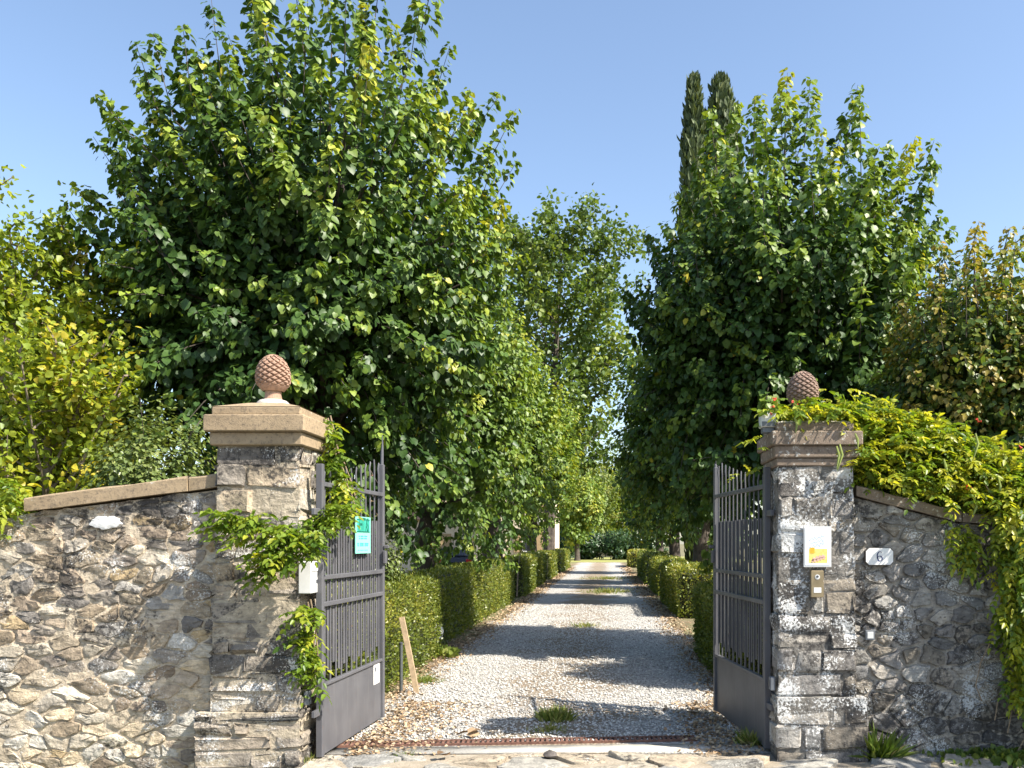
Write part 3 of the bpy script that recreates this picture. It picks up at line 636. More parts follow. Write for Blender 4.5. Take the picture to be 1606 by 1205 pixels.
def rubble_wall(root, outline, yf, w, h, mat, cols, seed, proud=(.012, .032), gap=.009, jit=.38, aniso=1.75, pale=False):
    r = random.Random(seed)
    for i, c in enumerate(rubble_cells(outline, w, h, seed, aniso, jit)):
        me, (cx, cz) = stone_mesh(c, r.uniform(*proud), seed * 1000 + i, gap * r.uniform(.6, 1.5))
        o = link('stone', me, M[mat], root, (cx - root.location.x, yf - root.location.y, cz))
        col = r.choice(cols); k = r.uniform(.9, 1.3)
        if pale and r.random() < .75 - .7 * cz: col = r.choice(PALE)
        o.color = (*[x * k for x in col], 1)
def mortar_core(root, outline, y0, y1, mat, col):
    n = len(outline); X, Y = root.location.x, root.location.y
    V = [(x - X, y0 - Y, z) for x, z in outline] + [(x - X, y1 - Y, z) for x, z in outline]
    Fs = [tuple(range(n)), tuple(range(2 * n - 1, n - 1, -1))] + [(i, n + i, n + (i + 1) % n, (i + 1) % n) for i in range(n)]
    mb = MB(); mb.add(V, Fs[1:]); mb.build('mortar', M[mat], root).color = col
    lo = outline[:2]; top = sorted(outline[2:]); xs = np.linspace(min(p[0] for p in lo), max(p[0] for p in lo), 170); tz = np.interp(xs, [p[0] for p in top], [p[1] for p in top])
    vs = np.linspace(0, 1, 100); GX, GV = np.meshgrid(xs, vs); GZ = lo[0][1] + (tz[None] - lo[0][1]) * GV
    q = np.stack([GX.ravel(), np.zeros(GX.size), GZ.ravel()], 1); dy = .0055 * wob(q, 17, 9.0) + .004 * wob(q, 19, 26.0); dy[np.abs(GV.ravel() - .5) > .499] = 0
    Vg = np.stack([GX.ravel() - X, y0 - Y - .003 - dy, GZ.ravel()], 1); w = len(xs); ii, jj = np.meshgrid(np.arange(w - 1), np.arange(len(vs) - 1)); k0 = (jj * w + ii).ravel()
    o = mesh_np('mortar_face', Vg, np.stack([k0, k0 + 1, k0 + w + 1, k0 + w], 1), M[mat], root, smooth=True); o.color = col; return o
def block_mesh(sx, sy, sz, seed, rough=.008, rnd=.02):
    r = random.Random(seed); n = 4; V = {}; L = []; Fs = []
    def vid(i, j, k):
        if (i, j, k) not in V:
            p = []
            for t, s in ((i, sx), (j, sy), (k, sz)): p.append([-.5 * s, -.5 * s + min(rnd, s * .25), .5 * s - min(rnd, s * .25), .5 * s][t])
            ex = sum(t in (0, 3) for t in (i, j, k)); sh = {1: 0, 2: rnd * .35, 3: rnd * .6}[ex]
            q = [c - math.copysign(sh, c) if t in (0, 3) else c for c, t in zip(p, (i, j, k))]
            V[(i, j, k)] = len(L); L.append(tuple(c + r.gauss(0, rough) for c in q))
        return V[(i, j, k)]
    for a in range(3):
        for b in range(3):
            Fs += [(vid(a, 0, b), vid(a + 1, 0, b), vid(a + 1, 0, b + 1), vid(a, 0, b + 1)), (vid(a, 3, b), vid(a, 3, b + 1), vid(a + 1, 3, b + 1), vid(a + 1, 3, b)),
                   (vid(0, a, b), vid(0, a, b + 1), vid(0, a + 1, b + 1), vid(0, a + 1, b)), (vid(3, a, b), vid(3, a + 1, b), vid(3, a + 1, b + 1), vid(3, a, b + 1)),
                   (vid(a, b, 0), vid(a, b + 1, 0), vid(a + 1, b + 1, 0), vid(a + 1, b, 0)), (vid(a, b, 3), vid(a + 1, b, 3), vid(a + 1, b + 1, 3), vid(a, b + 1, 3))]
    me = bpy.data.meshes.new('stone'); me.from_pydata(L, [], Fs); me.polygons.foreach_set('use_smooth', np.ones(len(Fs), bool))
    try: me.set_sharp_from_angle(angle=math.radians(48))
    except Exception: pass
    me.update(); return me
def coursed(root, edge, z0, z1, seed, mat, cols, ch=(.07, .17), mort='mortar_pillar', joint=.012, n_front=(2, 3, 3, 4), rough=.008):
    """pillar shaft built of blocks; edge(z) -> x0,x1,y0,y1"""
    r = random.Random(seed); z = z0; X, Y = root.location.x, root.location.y; i = 0
    while z < z1 - .03:
        h = min(r.uniform(*ch), z1 - z)
        if z1 - (z + h) < .06: h = z1 - z
        x0, x1, y0, y1 = edge(z + h / 2); ym = y0 + (y1 - y0) * r.uniform(.42, .58)
        for (a, b) in ((y0, ym), (ym, y1)):
            n = r.choice(n_front); cut = sorted(r.uniform(.16, .84) for _ in range(n - 1)); cut = [0] + cut + [1]
            ok = [cut[0]]
            for c in cut[1:-1]:
                if c - ok[-1] > .14 and 1 - c > .14: ok.append(c)
            ok.append(1)
            for p, q in zip(ok[:-1], ok[1:]):
                sx = (q - p) * (x1 - x0) - joint; sy = b - a - joint; sz = h - joint * r.uniform(.7, 1.3); i += 1
                if sx < .04: continue
                me = block_mesh(sx, sy, sz, seed * 997 + i, rough)
                o = link('stone', me, M[mat], root, ((p + q) / 2 * (x1 - x0) + x0 - X + r.gauss(0, .004), (a + b) / 2 - Y + r.gauss(0, .006), z + h / 2), (r.gauss(0, .02), r.gauss(0, .03), r.gauss(0, .02)))
                col = r.choice(cols); k = r.uniform(.85, 1.15); o.color = (*[c * k for c in col], 1)
        z += h
    a0, a1 = edge(z0), edge(z1); s = .015 if mort == 'mortar_pillar' else .009
    MB().frustum((a0[0] + s - X, a0[1] - s - X, a0[2] + s - Y, a0[3] - s - Y), (a1[0] + s - X, a1[1] - s - X, a1[2] + s - Y, a1[3] - s - Y), z0, z1).build('mortar', M[mort], root).color = (.46, .4, .31, 1) if mort == 'mortar_pillar' else (.2, .19, .175, 1)

# left wall
wl_ = tag(empty('stone_wall', (-4.2, 6.7, 0)), 'sunlit tan rubble stone wall with a sloping sandstone coping', 'wall')
outL = [(-5.7, -.22), (-2.9, -.22), (-2.86, 2.055), (-4.32, 1.872), (-5.7, 1.55)]
rubble_wall(wl_, outL, 6.69, .2, .1, 'stone_warm', WARM, 5, (.002, .015), .007, .5, 2.1, True)
mortar_core(wl_, outL, 6.695, 7.12, 'mortar_wall', (.56, .48, .37, 1))
def coping(root, x0, z0, x1, z1, th, y0, y1, mat, seed, n=6):
    X, Y = root.location.x, root.location.y; r = random.Random(seed); V = []; Fs = []
    for i in range(n + 1):
        t = i / n; x = x0 + (x1 - x0) * t; z = z0 + (z1 - z0) * t
        j = lambda s=.004: r.gauss(0, s)
        V += [(x - X, y0 - Y + j(), z + j(.002)), (x - X, y0 - Y + j(), z + th - .012 + j()), (x - X, y0 + .014 - Y, z + th + j()), (x - X, y1 - Y, z + th + j()), (x - X, y1 - Y, z)]
    for i in range(n):
        for k in range(5): Fs.append((i * 5 + k, (i + 1) * 5 + k, (i + 1) * 5 + (k + 1) % 5, i * 5 + (k + 1) % 5))
    Fs += [tuple(range(4, -1, -1)), tuple(range(n * 5, n * 5 + 5))]
    mb = MB(); mb.add(V, Fs); return mb.build('coping_stone', M[mat], root)
coping(wl_, -4.33, 1.885, -3.115, 2.04, .105, 6.64, 7.14, 'sandstone', 1)
coping(wl_, -3.107, 2.041, -2.87, 2.072, .1, 6.645, 7.14, 'sandstone', 2, 2)
# blotch of white plaster on the wall
def blotch(parent, px0, px1, py0, py1, d, seed, mat, th=.012):
    r = random.Random(seed); X, Y = parent.location.x, parent.location.y
    a, b = P(px0, py1, d), P(px1, py0, d); cx, cz = (a.x + b.x) / 2, (a.z + b.z) / 2; n = 44; V = []
    ph = [r.uniform(0, 6.28) for _ in range(4)]
    for ring, y in ((1, .02), (.93, -th * .6), (.6, -th)):
        for k in range(n):
            t = 2 * math.pi * k / n; q = 1 + .12 * math.sin(2 * t + ph[0]) + .08 * math.sin(5 * t + ph[1]) + .05 * math.sin(11 * t + ph[2])
            V.append((cx - X + (b.x - a.x) / 2 * q * ring * math.cos(t), d - Y + y + r.gauss(0, .001), cz + (b.z - a.z) / 2 * q * ring * math.sin(t)))
    Fs = [(g * n + k, g * n + (k + 1) % n, (g + 1) * n + (k + 1) % n, (g + 1) * n + k) for g in range(2) for k in range(n)] + [tuple(range(2 * n, 3 * n))]
    mb = MB(); mb.add(V, Fs); return mb.build('plaster_patch', M[mat], parent, smooth=True)
M['plaster'] = sand_mat('white_plaster', (0.72, 0.71, 0.68), 0.25, 0.0)
blotch(wl_, 143, 187, 808, 832, 6.67, 3, 'plaster')

# left pillar
XL0, XL1, YL0, YL1 = -2.885, -2.268, 6.6, 7.18
pl = tag(empty('gate_pillar', ((XL0 + XL1) / 2, (YL0 + YL1) / 2, 0)), 'stone gate pillar with clean tan stepped cap, letterbox and creeper', 'pillar', 'gate pillars')
edgeL = lambda z: (XL0 - .075 * max(0, 1 - z / 2.3), XL1 + .01, YL0, YL1)
PCOL = [(.36, .31, .25), (.42, .36, .29), (.29, .26, .225), (.22, .2, .18), (.46, .38, .28), (.5, .46, .39), (.34, .3, .25)]
coursed(pl, edgeL, .40, 2.37, 301, 'stone_pillar', PCOL, (.09, .2), rough=.012)
edgeLp = lambda z: (XL0 - .15, XL1 + .03, YL0 - .05, YL1 + .03)
coursed(pl, edgeLp, -.22, .398, 302, 'stone_pillar', PCOL, (.07, .14), rough=.011)
X, Y = pl.location.x, pl.location.y
def cap(root, tiers, mat, name):
    X, Y = root.location.x, root.location.y
    for i, (x0, x1, y0, y1, z0, z1) in enumerate(tiers): MB().box(x0 - X, x1 - X, y0 - Y, y1 - Y, z0, z1, .008).build(name[i], M[mat], root)
cap(pl, [(-2.915, -2.235, 6.562, 7.215, 2.371, 2.468), (-2.945, -2.205, 6.52, 7.255, 2.469, 2.592), (-2.9, -2.245, 6.565, 7.21, 2.593, 2.655)], 'sandstone', ['moulding', 'cap_slab', 'cap_step'])
MB().frustum((-2.9 - X, -2.245 - X, 6.566 - Y, 7.209 - Y), (-2.70 - X, -2.44 - X, 6.76 - Y, 7.02 - Y), 2.656, 2.712).build('cap_top', M['sandstone'], pl)

# pine cone finials
def pine_cone(label, c, h, r, mat, seed, buried=False):
    root = tag(empty('pine_cone_finial', c), label, 'finial', 'pine cone finials'); n, m = 120, 80; V = []; Fs = []
    z0 = .105
    for i in range(m + 1):
        t = i / m; rr = r * (max(0, 1 - abs((t - .36) / (.64 if t > .36 else .47)) ** 2.15)) ** .62; z = z0 + (h - z0) * t
        if t < .06: rr = max(rr, r * .5)
        for k in range(n):
            a = 2 * math.pi * k / n; w = max(0, min(1, (t - .1) / .1)) * max(0, min(1, (1 - t) / .05))
            uu = 11 * a / (2 * math.pi) + 7.5 * t ** .9; vv = 11 * a / (2 * math.pi) - 7.5 * t ** .9
            fu, fv = uu % 1, vv % 1
            e = min(fu, 1 - fu, fv, 1 - fv) * 2; bmp = min(1, e * 2.0) * (1 - .55 * fu + .55 * (fv - 1) * 0 ) * .5 + .5 * min(1, e * 2.6)
            q = rr + r * .17 * w * (bmp - .55) * min(1, rr / (r * .4))
            V.append((q * math.cos(a), q * math.sin(a), z))
    for i in range(m):
        for k in range(n): Fs.append((i * n + k, i * n + (k + 1) % n, (i + 1) * n + (k + 1) % n, (i + 1) * n + k))
    mb = MB(); mb.add(V, Fs + [tuple(range(m * n, m * n + n))]); mb.build('cone', M[mat], root, smooth=False)
    MB().lathe([(r * .62, .0), (r * .62, .035), (r * .52, .05), (r * .47, .085), (r * .5, .12), (r * .4, .125)], 32).build('neck', M[mat], root, smooth=True)
    MB().lathe([(r * 1.02, -.02), (r * .98, .012), (r * .8, .034), (r * .63, .04)], 28).build('cement_bed', M['cement'], root, smooth=True)
pine_cone('clean pinkish terracotta pine cone on the left pillar cap', (-2.565, 6.885, 2.712), .395, .126, 'terracotta', 1)

# right pillar
XR0, XR1, YR0, YR1 = 1.31, 1.895, 6.8, 7.35
pr = tag(empty('gate_pillar', ((XR0 + XR1) / 2, (YR0 + YR1) / 2, 0)), 'shaded stone gate pillar blotched with white lichen, intercom and notice on it', 'pillar', 'gate pillars')
coursed(pr, lambda z: (XR0, XR1 + .03 * max(0, 1 - z / 2.2), YR0, YR1), .48, 2.235, 311, 'stone_lichen', GREY, (.1, .2), 'stone_lichen', .008)
coursed(pr, lambda z: (XR0 - .02, XR1 + .09, YR0 - .06, YR1 + .03), -.22, .478, 312, 'stone_lichen', GREY, (.12, .2), 'stone_lichen', .008)
cap(pr, [(XR0 - .012, XR1 + .012, YR0 - .012, YR1 + .012, 2.236, 2.298), (XR0 - .03, XR1 + .03, YR0 - .03, YR1 + .03, 2.299, 2.39), (XR0 - .055, XR1 + .05, YR0 - .06, YR1 + .06, 2.391, 2.5), (XR0 - .01, XR1 - .01, YR0 - .015, YR1 + .01, 2.501, 2.567)], 'sandstone_dark', ['moulding', 'moulding', 'cap_slab', 'cap_step'])
X, Y = pr.location.x, pr.location.y
MB().frustum((XR0 - .008 - X, XR1 - .012 - X, YR0 - .013 - Y, YR1 + .008 - Y), (1.48 - X, 1.73 - X, 6.95 - Y, 7.2 - Y), 2.568, 2.63).build('cap_top', M['cement'], pr)
pine_cone('greyed terracotta pine cone on the right pillar cap half hidden by creeper', (PX(1259, 7.08), 7.08, 2.63), .385, .122, 'terracotta_old', 2)

# right wall
wr = tag(empty('stone_wall', (3, 6.95, 0)), 'shaded grey rubble stone wall spotted with lichen, creeper on top', 'wall')
outR = [(1.87, -.22), (5.2, -.22), (5.2, 1.66), (2.75, 1.80), (1.87, 2.02)]
rubble_wall(wr, outR, 6.93, .185, .115, 'stone_grey', GREY + [(.22, .2, .17)], 6, (.016, .036), .011, .5, 1.5)
mortar_core(wr, outR, 6.935, 7.38, 'mortar_dark', (.38, .35, .31, 1))
coping(wr, 1.93, 2.012, 2.74, 1.812, .085, 6.87, 7.4, 'sandstone_dark', 3)
coping(wr, 2.748, 1.81, 5.2, 1.665, .07, 6.87, 7.4, 'sandstone_dark', 4, 8)

# ------------------------------------------------------------------ gates
def gate_leaf(label, hinge, far, side, z0=.03, stick=None):
    """side=+1: the road lies on the leaf's local +y"""
    h = Vector((*hinge, 0)); f = Vector((*far, 0)); Ln = (f - h).length; rz = math.atan2(f.y - h.y, f.x - h.x)
    root = tag(empty('gate_leaf', h, rz), label, 'gate', 'open gate leaves'); S = M['steel']; q = side
    def bx(name, x0, x1, ya, yb, za, zb, ch=.004, mat=S):
        y0, y1 = sorted((ya * q, yb * q)); return MB().box(x0, x1, y0, y1, za, zb, ch).build(name, mat, root)
    bx('hinge_stile', 0, .05, -.025, .025, z0, 2.25); bx('lock_stile', Ln - .055, Ln, -.025, .025, z0, 2.38)
    tall = 1 if q < 0 else .28; sp = MB(); sp.tube([(Ln - .012, 0, 2.36), (Ln - .006, .0, 2.36 + .14 * tall), (Ln + .004, 0, 2.36 + .2 * tall), (Ln - .02 * (1 - tall), 0, 2.36 + .3 * tall)], [.016, .014, .009, .003], 8); sp.build('spike', S, root, smooth=True)
    bx('panel', .051, Ln - .056, -.004, .004, z0, .555); bx('rail', .051, Ln - .056, -.016, .022, .556, .582)
    for z in (1.165, 1.37, 2.08): bx('rail', .051, Ln - .056, .004, .028, z, z + .036)
    n = 12; pit = (Ln - .105) / n; r = random.Random(3 if q > 0 else 4)
    me_s = None
    for i in range(n):
        x = .05 + pit * (i + .5); t = x / Ln; zt = 2.2 + .27 * t ** 1.6 - (.05 if i == n - 1 else 0)
        zb = .63 + .03 * ((i * 7) % 3) + .02 * r.random()
        bx('slat', x - pit * .39, x + pit * .39, -.012, -.007, zb, 1.85 + .008 * r.random(), .001)
        b = MB(); w = r.gauss(0, .006); b.tube([(x, 0, .57), (x, 0, 1.9), (x, 0, zt - .12), (x + w, .004, zt - .06), (x - w, 0, zt - .012), (x - w, 0, zt)], [.0075, .0075, .0075, .0085, .0075, .003], 8); b.build('bar', S, root, smooth=True)
    for z in (.35, 1.86): bx('hinge', -.12, .0, -.014, .014, z, z + .05)
    bx('lock', Ln - .075, Ln - .004, .0255, .05, 1.46, 1.58)
    bx('latch', Ln - .06, Ln - .02, .03, .075, 1.6, 1.63)
    return root, Ln, rz
hL, fL = (-2.165, 6.74), (-2.085, 8.33); hR, fR = (1.275, 7.02), (1.066, 8.66)
gl, LnL, rzL = gate_leaf('sunlit grey steel gate leaf carrying the green notice', hL, fL, -1)
gr, LnR, rzR = gate_leaf('shaded dark grey steel gate leaf beside the lichen pillar', hR, fR, +1)
def text_mesh(name, body, size, mat, parent, loc, rot, bold=0.0, sx=1.0):
    cu = bpy.data.curves.new(name, 'FONT'); cu.body = body; cu.size = size; cu.align_x = 'CENTER'; cu.align_y = 'CENTER'; cu.extrude = .0006; cu.offset = bold
    o = bpy.data.objects.new('t', cu); COL.objects.link(o); dg = bpy.context.evaluated_depsgraph_get(); dg.update()
    me = bpy.data.meshes.new_from_object(o.evaluated_get(dg)); bpy.data.objects.remove(o); me.materials.clear()
    k = link(name, me, mat, parent, loc, rot); k.scale = (sx, 1, 1); return k
# the green notice wired to the left leaf
def on_leaf(px, h, f):           # distance along a leaf for a pixel column
    best = min(range(2001), key=lambda k: abs(HX + F * ((h[0] + (f[0] - h[0]) * k / 2000) / (h[1] + (f[1] - h[1]) * k / 2000)) - px)); return best / 2000
tc = on_leaf(562.5, hL, fL); dc = hL[1] + (fL[1] - hL[1]) * tc
s0, s1 = on_leaf(551, hL, fL) * LnL, on_leaf(574.5, hL, fL) * LnL; zt, zb = P(0, 811, dc).z, P(0, 868, dc).z
sg = tag(empty('rental_sign', (0, 0, 0)), 'small green and mint rental notice fixed to the sunlit gate leaf', 'sign')
cw = Vector((*hL, 0)) + (Vector((*fL, 0)) - Vector((*hL, 0))) * ((s0 + s1) / 2 / LnL)
sg.location = (cw.x + .034, cw.y, (zt + zb) / 2); sg.rotation_euler = (math.radians(90), 0, rzL)
w2, h2 = (s1 - s0) / 2, (zt - zb) / 2
def plate(name, x0, x1, y0, y1, z0, z1, mat, par): return MB().box(x0, x1, y0, y1, z0, z1).build(name, mat, par)
plate('board', -w2, w2, -h2, h2, -.003, .003, M['mint'], sg)
plate('header', -w2 * .86, w2 * .86, h2 * .2, h2 * .84, .0035, .0045, M['green_sign'], sg)
plate('header_rule', -w2 * .88, w2 * .88, h2 * .15, h2 * .21, .0036, .0056, M['green_dark'], sg); plate('header_rule', -w2 * .88, w2 * .88, h2 * .82, h2 * .88, .0036, .0056, M['green_dark'], sg)
text_mesh('lettering', 'AFFITTASI', .085, M['green_dark'], sg, (0, h2 * .52, .0058), (0, 0, 0), .0012, w2 * 1.62 / (.085 * 5.1)).scale.y = 2.0
for yy, hh, ww in ((-.05, .05, .62), (-.17, .05, .58), (-.45, .07, .8), (-.56, .05, .78), (-.82, .025, .7)):
    for k in range(5):
        a = -ww + 2 * ww * k / 5; plate('print_line', w2 * a, w2 * (a + 2 * ww / 5 * (.6 + .3 * ((k * 3) % 2))), h2 * (yy - hh), h2 * (yy + hh * .3), .0034, .0044, M['green_sign'], sg)
ts = on_leaf(589, hL, fL); ds = hL[1] + (fL[1] - hL[1]) * ts
st = tag(empty('warning_sticker', (hL[0] + (fL[0] - hL[0]) * ts + .008, ds, P(0, 1058, ds).z), 0), 'white sticker on the solid foot of the sunlit gate leaf', 'sticker')
st.rotation_euler = (math.radians(90), 0, rzL)
plate('sheet', -.085, .085, -.085, .1, -.001, .002, M['white_enamel'], st)
plate('print_line', -.055, -.01, .03, .07, .0025, .0032, M['slate_plastic'], st); plate('print_line', -.04, .05, -.02, -.01, .0025, .0032, M['light_grey'], st); plate('print_line', -.05, .04, -.045, -.035, .0025, .0032, M['light_grey'], st)

# ------------------------------------------------------------------ fittings on the pillars and the right wall
lb_ = tag(empty('letterbox', (-2.222, 6.72, 1.275)), 'white metal letterbox on the inner side of the left pillar', 'letterbox')
MB().box(-.05, .045, -.125, .125, 0, .24, .006).build('body', M['light_grey'], lb_)
MB().box(.0455, .05, -.105, .105, .165, .195, .001).build('flap', M['light_grey'], lb_); MB().box(.0455, .048, -.01, .045, .075, .1).build('name_window', M['dark_plastic'], lb_)
def photocell(label, x, y, z, s):
    o = tag(empty('photocell', (x, y, z)), label, 'sensor', 'gate photocells')
    MB().box(-.02, .02, -.035, .035, 0, .105, .006).build('housing', M['slate_plastic'], o); a, b = sorted((.0205 * s, .0235 * s)); MB().box(a, b, -.022, .022, .03, .08).build('lens', M['dark_plastic'], o)
photocell('grey photocell box low on the left pillar beside the steel panel', -2.232, 6.68, .44, 1)
photocell('dark photocell box low on the lichen pillar', 1.278, 6.86, .52, -1)
yf = 6.772
def panel_at(name, px0, px1, py0, py1, d, th, mat, par=None, ch=0.0):
    a, b = P(px0, py1, d), P(px1, py0, d); o = MB().box(-(b.x - a.x) / 2, (b.x - a.x) / 2, -th, .02, 0, b.z - a.z, ch).build(name, mat, par, Vector(((a.x + b.x) / 2, d, a.z)) - (par.location if par else Vector())); return o
po = tag(empty('notice_board', (PX(1282, yf), yf, P(0, 888, yf).z)), 'sun-bleached white and yellow notice on the lichen pillar', 'notice')
panel_at('backing', 1260.5, 1303.5, 825.5, 889.5, yf, .008, M['light_grey'], po); panel_at('sheet', 1262.5, 1301.5, 828, 887, yf, .0105, M['paper'], po)
panel_at('yellow_print', 1268, 1297, 861, 883, yf, .0115, M['yellow'], po); panel_at('orange_print', 1270, 1277, 859, 868, yf, .0125, M['orange'], po)
def ribbon(name, pts, wid, th, mat, par, d):
    V = []; Fs = []; n = len(pts); pts = [Vector((p[0], 0, p[1])) for p in pts]
    for y in (-th, 0):
        for i, p in enumerate(pts):
            t = (pts[min(i + 1, n - 1)] - pts[max(i - 1, 0)]).normalized(); u = Vector((-t.z, 0, t.x)); w = wid[i] / 2
            V += [p + u * w + Vector((0, y, 0)), p - u * w + Vector((0, y, 0))]
    for i in range(n - 1):
        a = 2 * i; Fs.append((a, a + 1, a + 3, a + 2)); b = 2 * n
        Fs += [(a, a + 2, b + a + 2, b + a), (a + 1, b + a + 1, b + a + 3, a + 3)]
    mb = MB(); mb.add(V, Fs); return mb.build(name, mat, par, d)
def scrawl(par, px0, px1, py0, py1, d, mat, seed, n=3, th=.0135, w=.004):
    r = random.Random(seed)
    for k in range(n):
        py = py0 + (py1 - py0) * (k + .5) / n; pts = []
        for i in range(14):
            t = i / 13; q = P(px0 + (px1 - px0) * t, py - (px1 - px0) * .28 * t + 2.2 * math.sin(i * 2.1 + k) + r.gauss(0, .7), d); pts.append((q.x - par.location.x, q.z - par.location.z))
        ribbon('print_line', pts, [w] * 14, th, mat, par, (0, 0, 0))
scrawl(po, 1273, 1293, 876, 882, yf, M['pink'], 2, 2, .0135, .012)
scrawl(po, 1268, 1292, 845, 862, yf, M['blueprint'], 5, 3, .0115, .004)
ic = tag(empty('intercom', (PX(1281, yf), yf, P(0, 937, yf).z)), 'brass intercom panel below the bleached notice', 'intercom')
panel_at('plate', 1271, 1291, 895, 937, yf, .02, M['brass'], ic, .004); panel_at('name_card', 1275.5, 1287, 921.5, 929.5, yf, .022, M['white_enamel'], ic)
q = P(1281, 905, yf); mb = MB(); mb.lathe([(.019, 0), (.019, .003), (.012, .004)], 20); o = mb.build('speaker_ring', M['light_grey'], ic, Vector((q.x, yf - .02, q.z)) - ic.location, rot=(math.radians(90), 0, 0))
mb = MB(); mb.lathe([(.009, .003), (.009, .006), (.006, .007)], 16); mb.build('camera_eye', M['dark_plastic'], ic, Vector((q.x, yf - .02, q.z + .004)) - ic.location, rot=(math.radians(90), 0, 0))
yw = 6.882
pn = tag(empty('house_number', (PX(1379, yw), yw, P(0, 873, yw).z)), 'white enamel house number plaque with cut corners on the right wall', 'plaque')
a, b = P(1358, 886.5, yw), P(1400.5, 860.5, yw); hw, hh = (b.x - a.x) / 2, (b.z - a.z) / 2
def octo(name, hw, hh, c, y0, y1, mat, par):
    o = [(-hw + c, -hh), (hw - c, -hh), (hw, -hh + c), (hw, hh - c), (hw - c, hh), (-hw + c, hh), (-hw, hh - c), (-hw, -hh + c)]
    V = [(x, y0, z) for x, z in o] + [(x, y1, z) for x, z in o]; Fs = [tuple(range(8)), tuple(range(15, 7, -1))] + [(i, 8 + i, 8 + (i + 1) % 8, (i + 1) % 8) for i in range(8)]
    m_ = MB(); m_.add(V, Fs); return m_.build(name, mat, par)
octo('rim', hw + .005, hh + .005, .026, -.004, .05, M['dark_stone'], pn); octo('plate', hw, hh, .024, -.009, 0, M['white_enamel'], pn)
pts = []; wid = []
for i in range(34):            # figure six: hooked top, tapering stem and closed bowl
    t = i / 33
    if t < .42:
        k = t / .42; A_ = math.radians(50 + 130 * k); x, z = .003 + .021 * math.cos(A_) * (1 if k < .4 else 1), .006 + .031 * math.sin(A_); wid.append(.003 + .0075 * k)
    else:
        k = (t - .42) / .58; A_ = math.radians(180 + 360 * k); x, z = .019 * math.cos(A_) + .001, -.0155 + .0185 * math.sin(A_) + (.0215 * (1 - k * 6) if k < 1 / 6 else 0); wid.append(.0085 if (k < .25 or .4 < k < .72 or k > .93) else .0055)
    pts.append((x, z))
ribbon('numeral', pts, wid, .0012, M['navy'], pn, (0, -.0092, 0))
sw = tag(empty('bell_push', (PX(1364, yw), yw, P(0, 1004, yw).z)), 'small square white push button with dark rim on the right wall', 'button')
panel_at('frame', 1357, 1371.5, 988.5, 1004, yw, .012, M['slate_plastic'], sw, .002); panel_at('button', 1359.5, 1369, 991, 1001.5, yw, .016, M['light_grey'], sw, .002)
fl = tag(empty('beacon_lamp', (PX(1203, 6.9), 6.9, 2.5)), 'grey box lamp on the inner corner of the lichen pillar cap', 'lamp')
MB().box(-.055, .06, -.06, .06, .04, .15, .006).build('housing', M['light_grey'], fl); MB().box(-.04, .05, -.045, .045, .0, .039, .003).build('foot', M['slate_plastic'], fl); MB().box(-.05, .055, -.0655, -.0605, .046, .082).build('lens', M['slate_plastic'], fl)

# ------------------------------------------------------------------ paving, drain, threshold
th = mesh_np('concrete_threshold', [(-2.2, 6.93, 0), (1.95, 7.12, 0), (1.95, 7.36, 0), (-2.2, 7.14, 0), (-2.2, 6.93, .012), (1.95, 7.12, .012), (1.95, 7.36, .012), (-2.2, 7.14, .012)],
             [(4, 5, 6, 7), (0, 1, 5, 4), (1, 2, 6, 5), (2, 3, 7, 6), (3, 0, 4, 7)], M['concrete']); tag(th, kind='structure')
cells = rubble_cells([(-2.26, 5.62), (4.6, 5.62), (4.6, 7.0), (1.2, 7.0), (-2.26, 6.90)], .62, .42, 9, 1.1, .5)
FCOL = [(.36, .35, .32), (.42, .36, .28), (.44, .4, .33), (.33, .33, .32), (.4, .37, .31)]
for i, c in enumerate(cells):
    me, (cx, cz) = stone_mesh(c, .012, 7000 + i, .012)
    for v in me.vertices: v.co = (v.co.x, v.co.z, (-v.co.y if v.co.y < 0 else -.02))
    me.flip_normals(); o = link('flagstone', me, M['flag'], pave, (cx, cz, .002)); k = R.uniform(.85, 1.15); o.color = (*[x * k for x in R.choice(FCOL)], 1)
dA, dB = Vector((PX(530, 7.2), 7.2, 0)), Vector((PX(1092, 7.44), 7.44, 0)); dl = (dB - dA).length
dr = tag(empty('drain_grate', dA, math.atan2(dB.y - dA.y, dB.x - dA.x)), 'rusty slotted drain grating across the drive threshold', 'drain')
MB().box(0, dl, 0, .13, .001, .006).build('channel_dark', M['pit'], dr)  # flat black plate, not a hollow: the drain's shade is its colour
for y in (-.012, .13): MB().box(-.01, dl + .01, y, y + .012, .0, .02).build('frame', M['rust'], dr)
nb = 72; bar = None
for i in range(nb):
    x = dl * (i + .5) / nb
    if bar is None: bar = MB().box(-.011, .011, .001, .129, .007, .018, .002).build('bar', M['rust'], dr, (x, 0, 0))
    else: c = bar.copy(); COL.objects.link(c); c.parent = dr; c.location = (x, 0, 0)
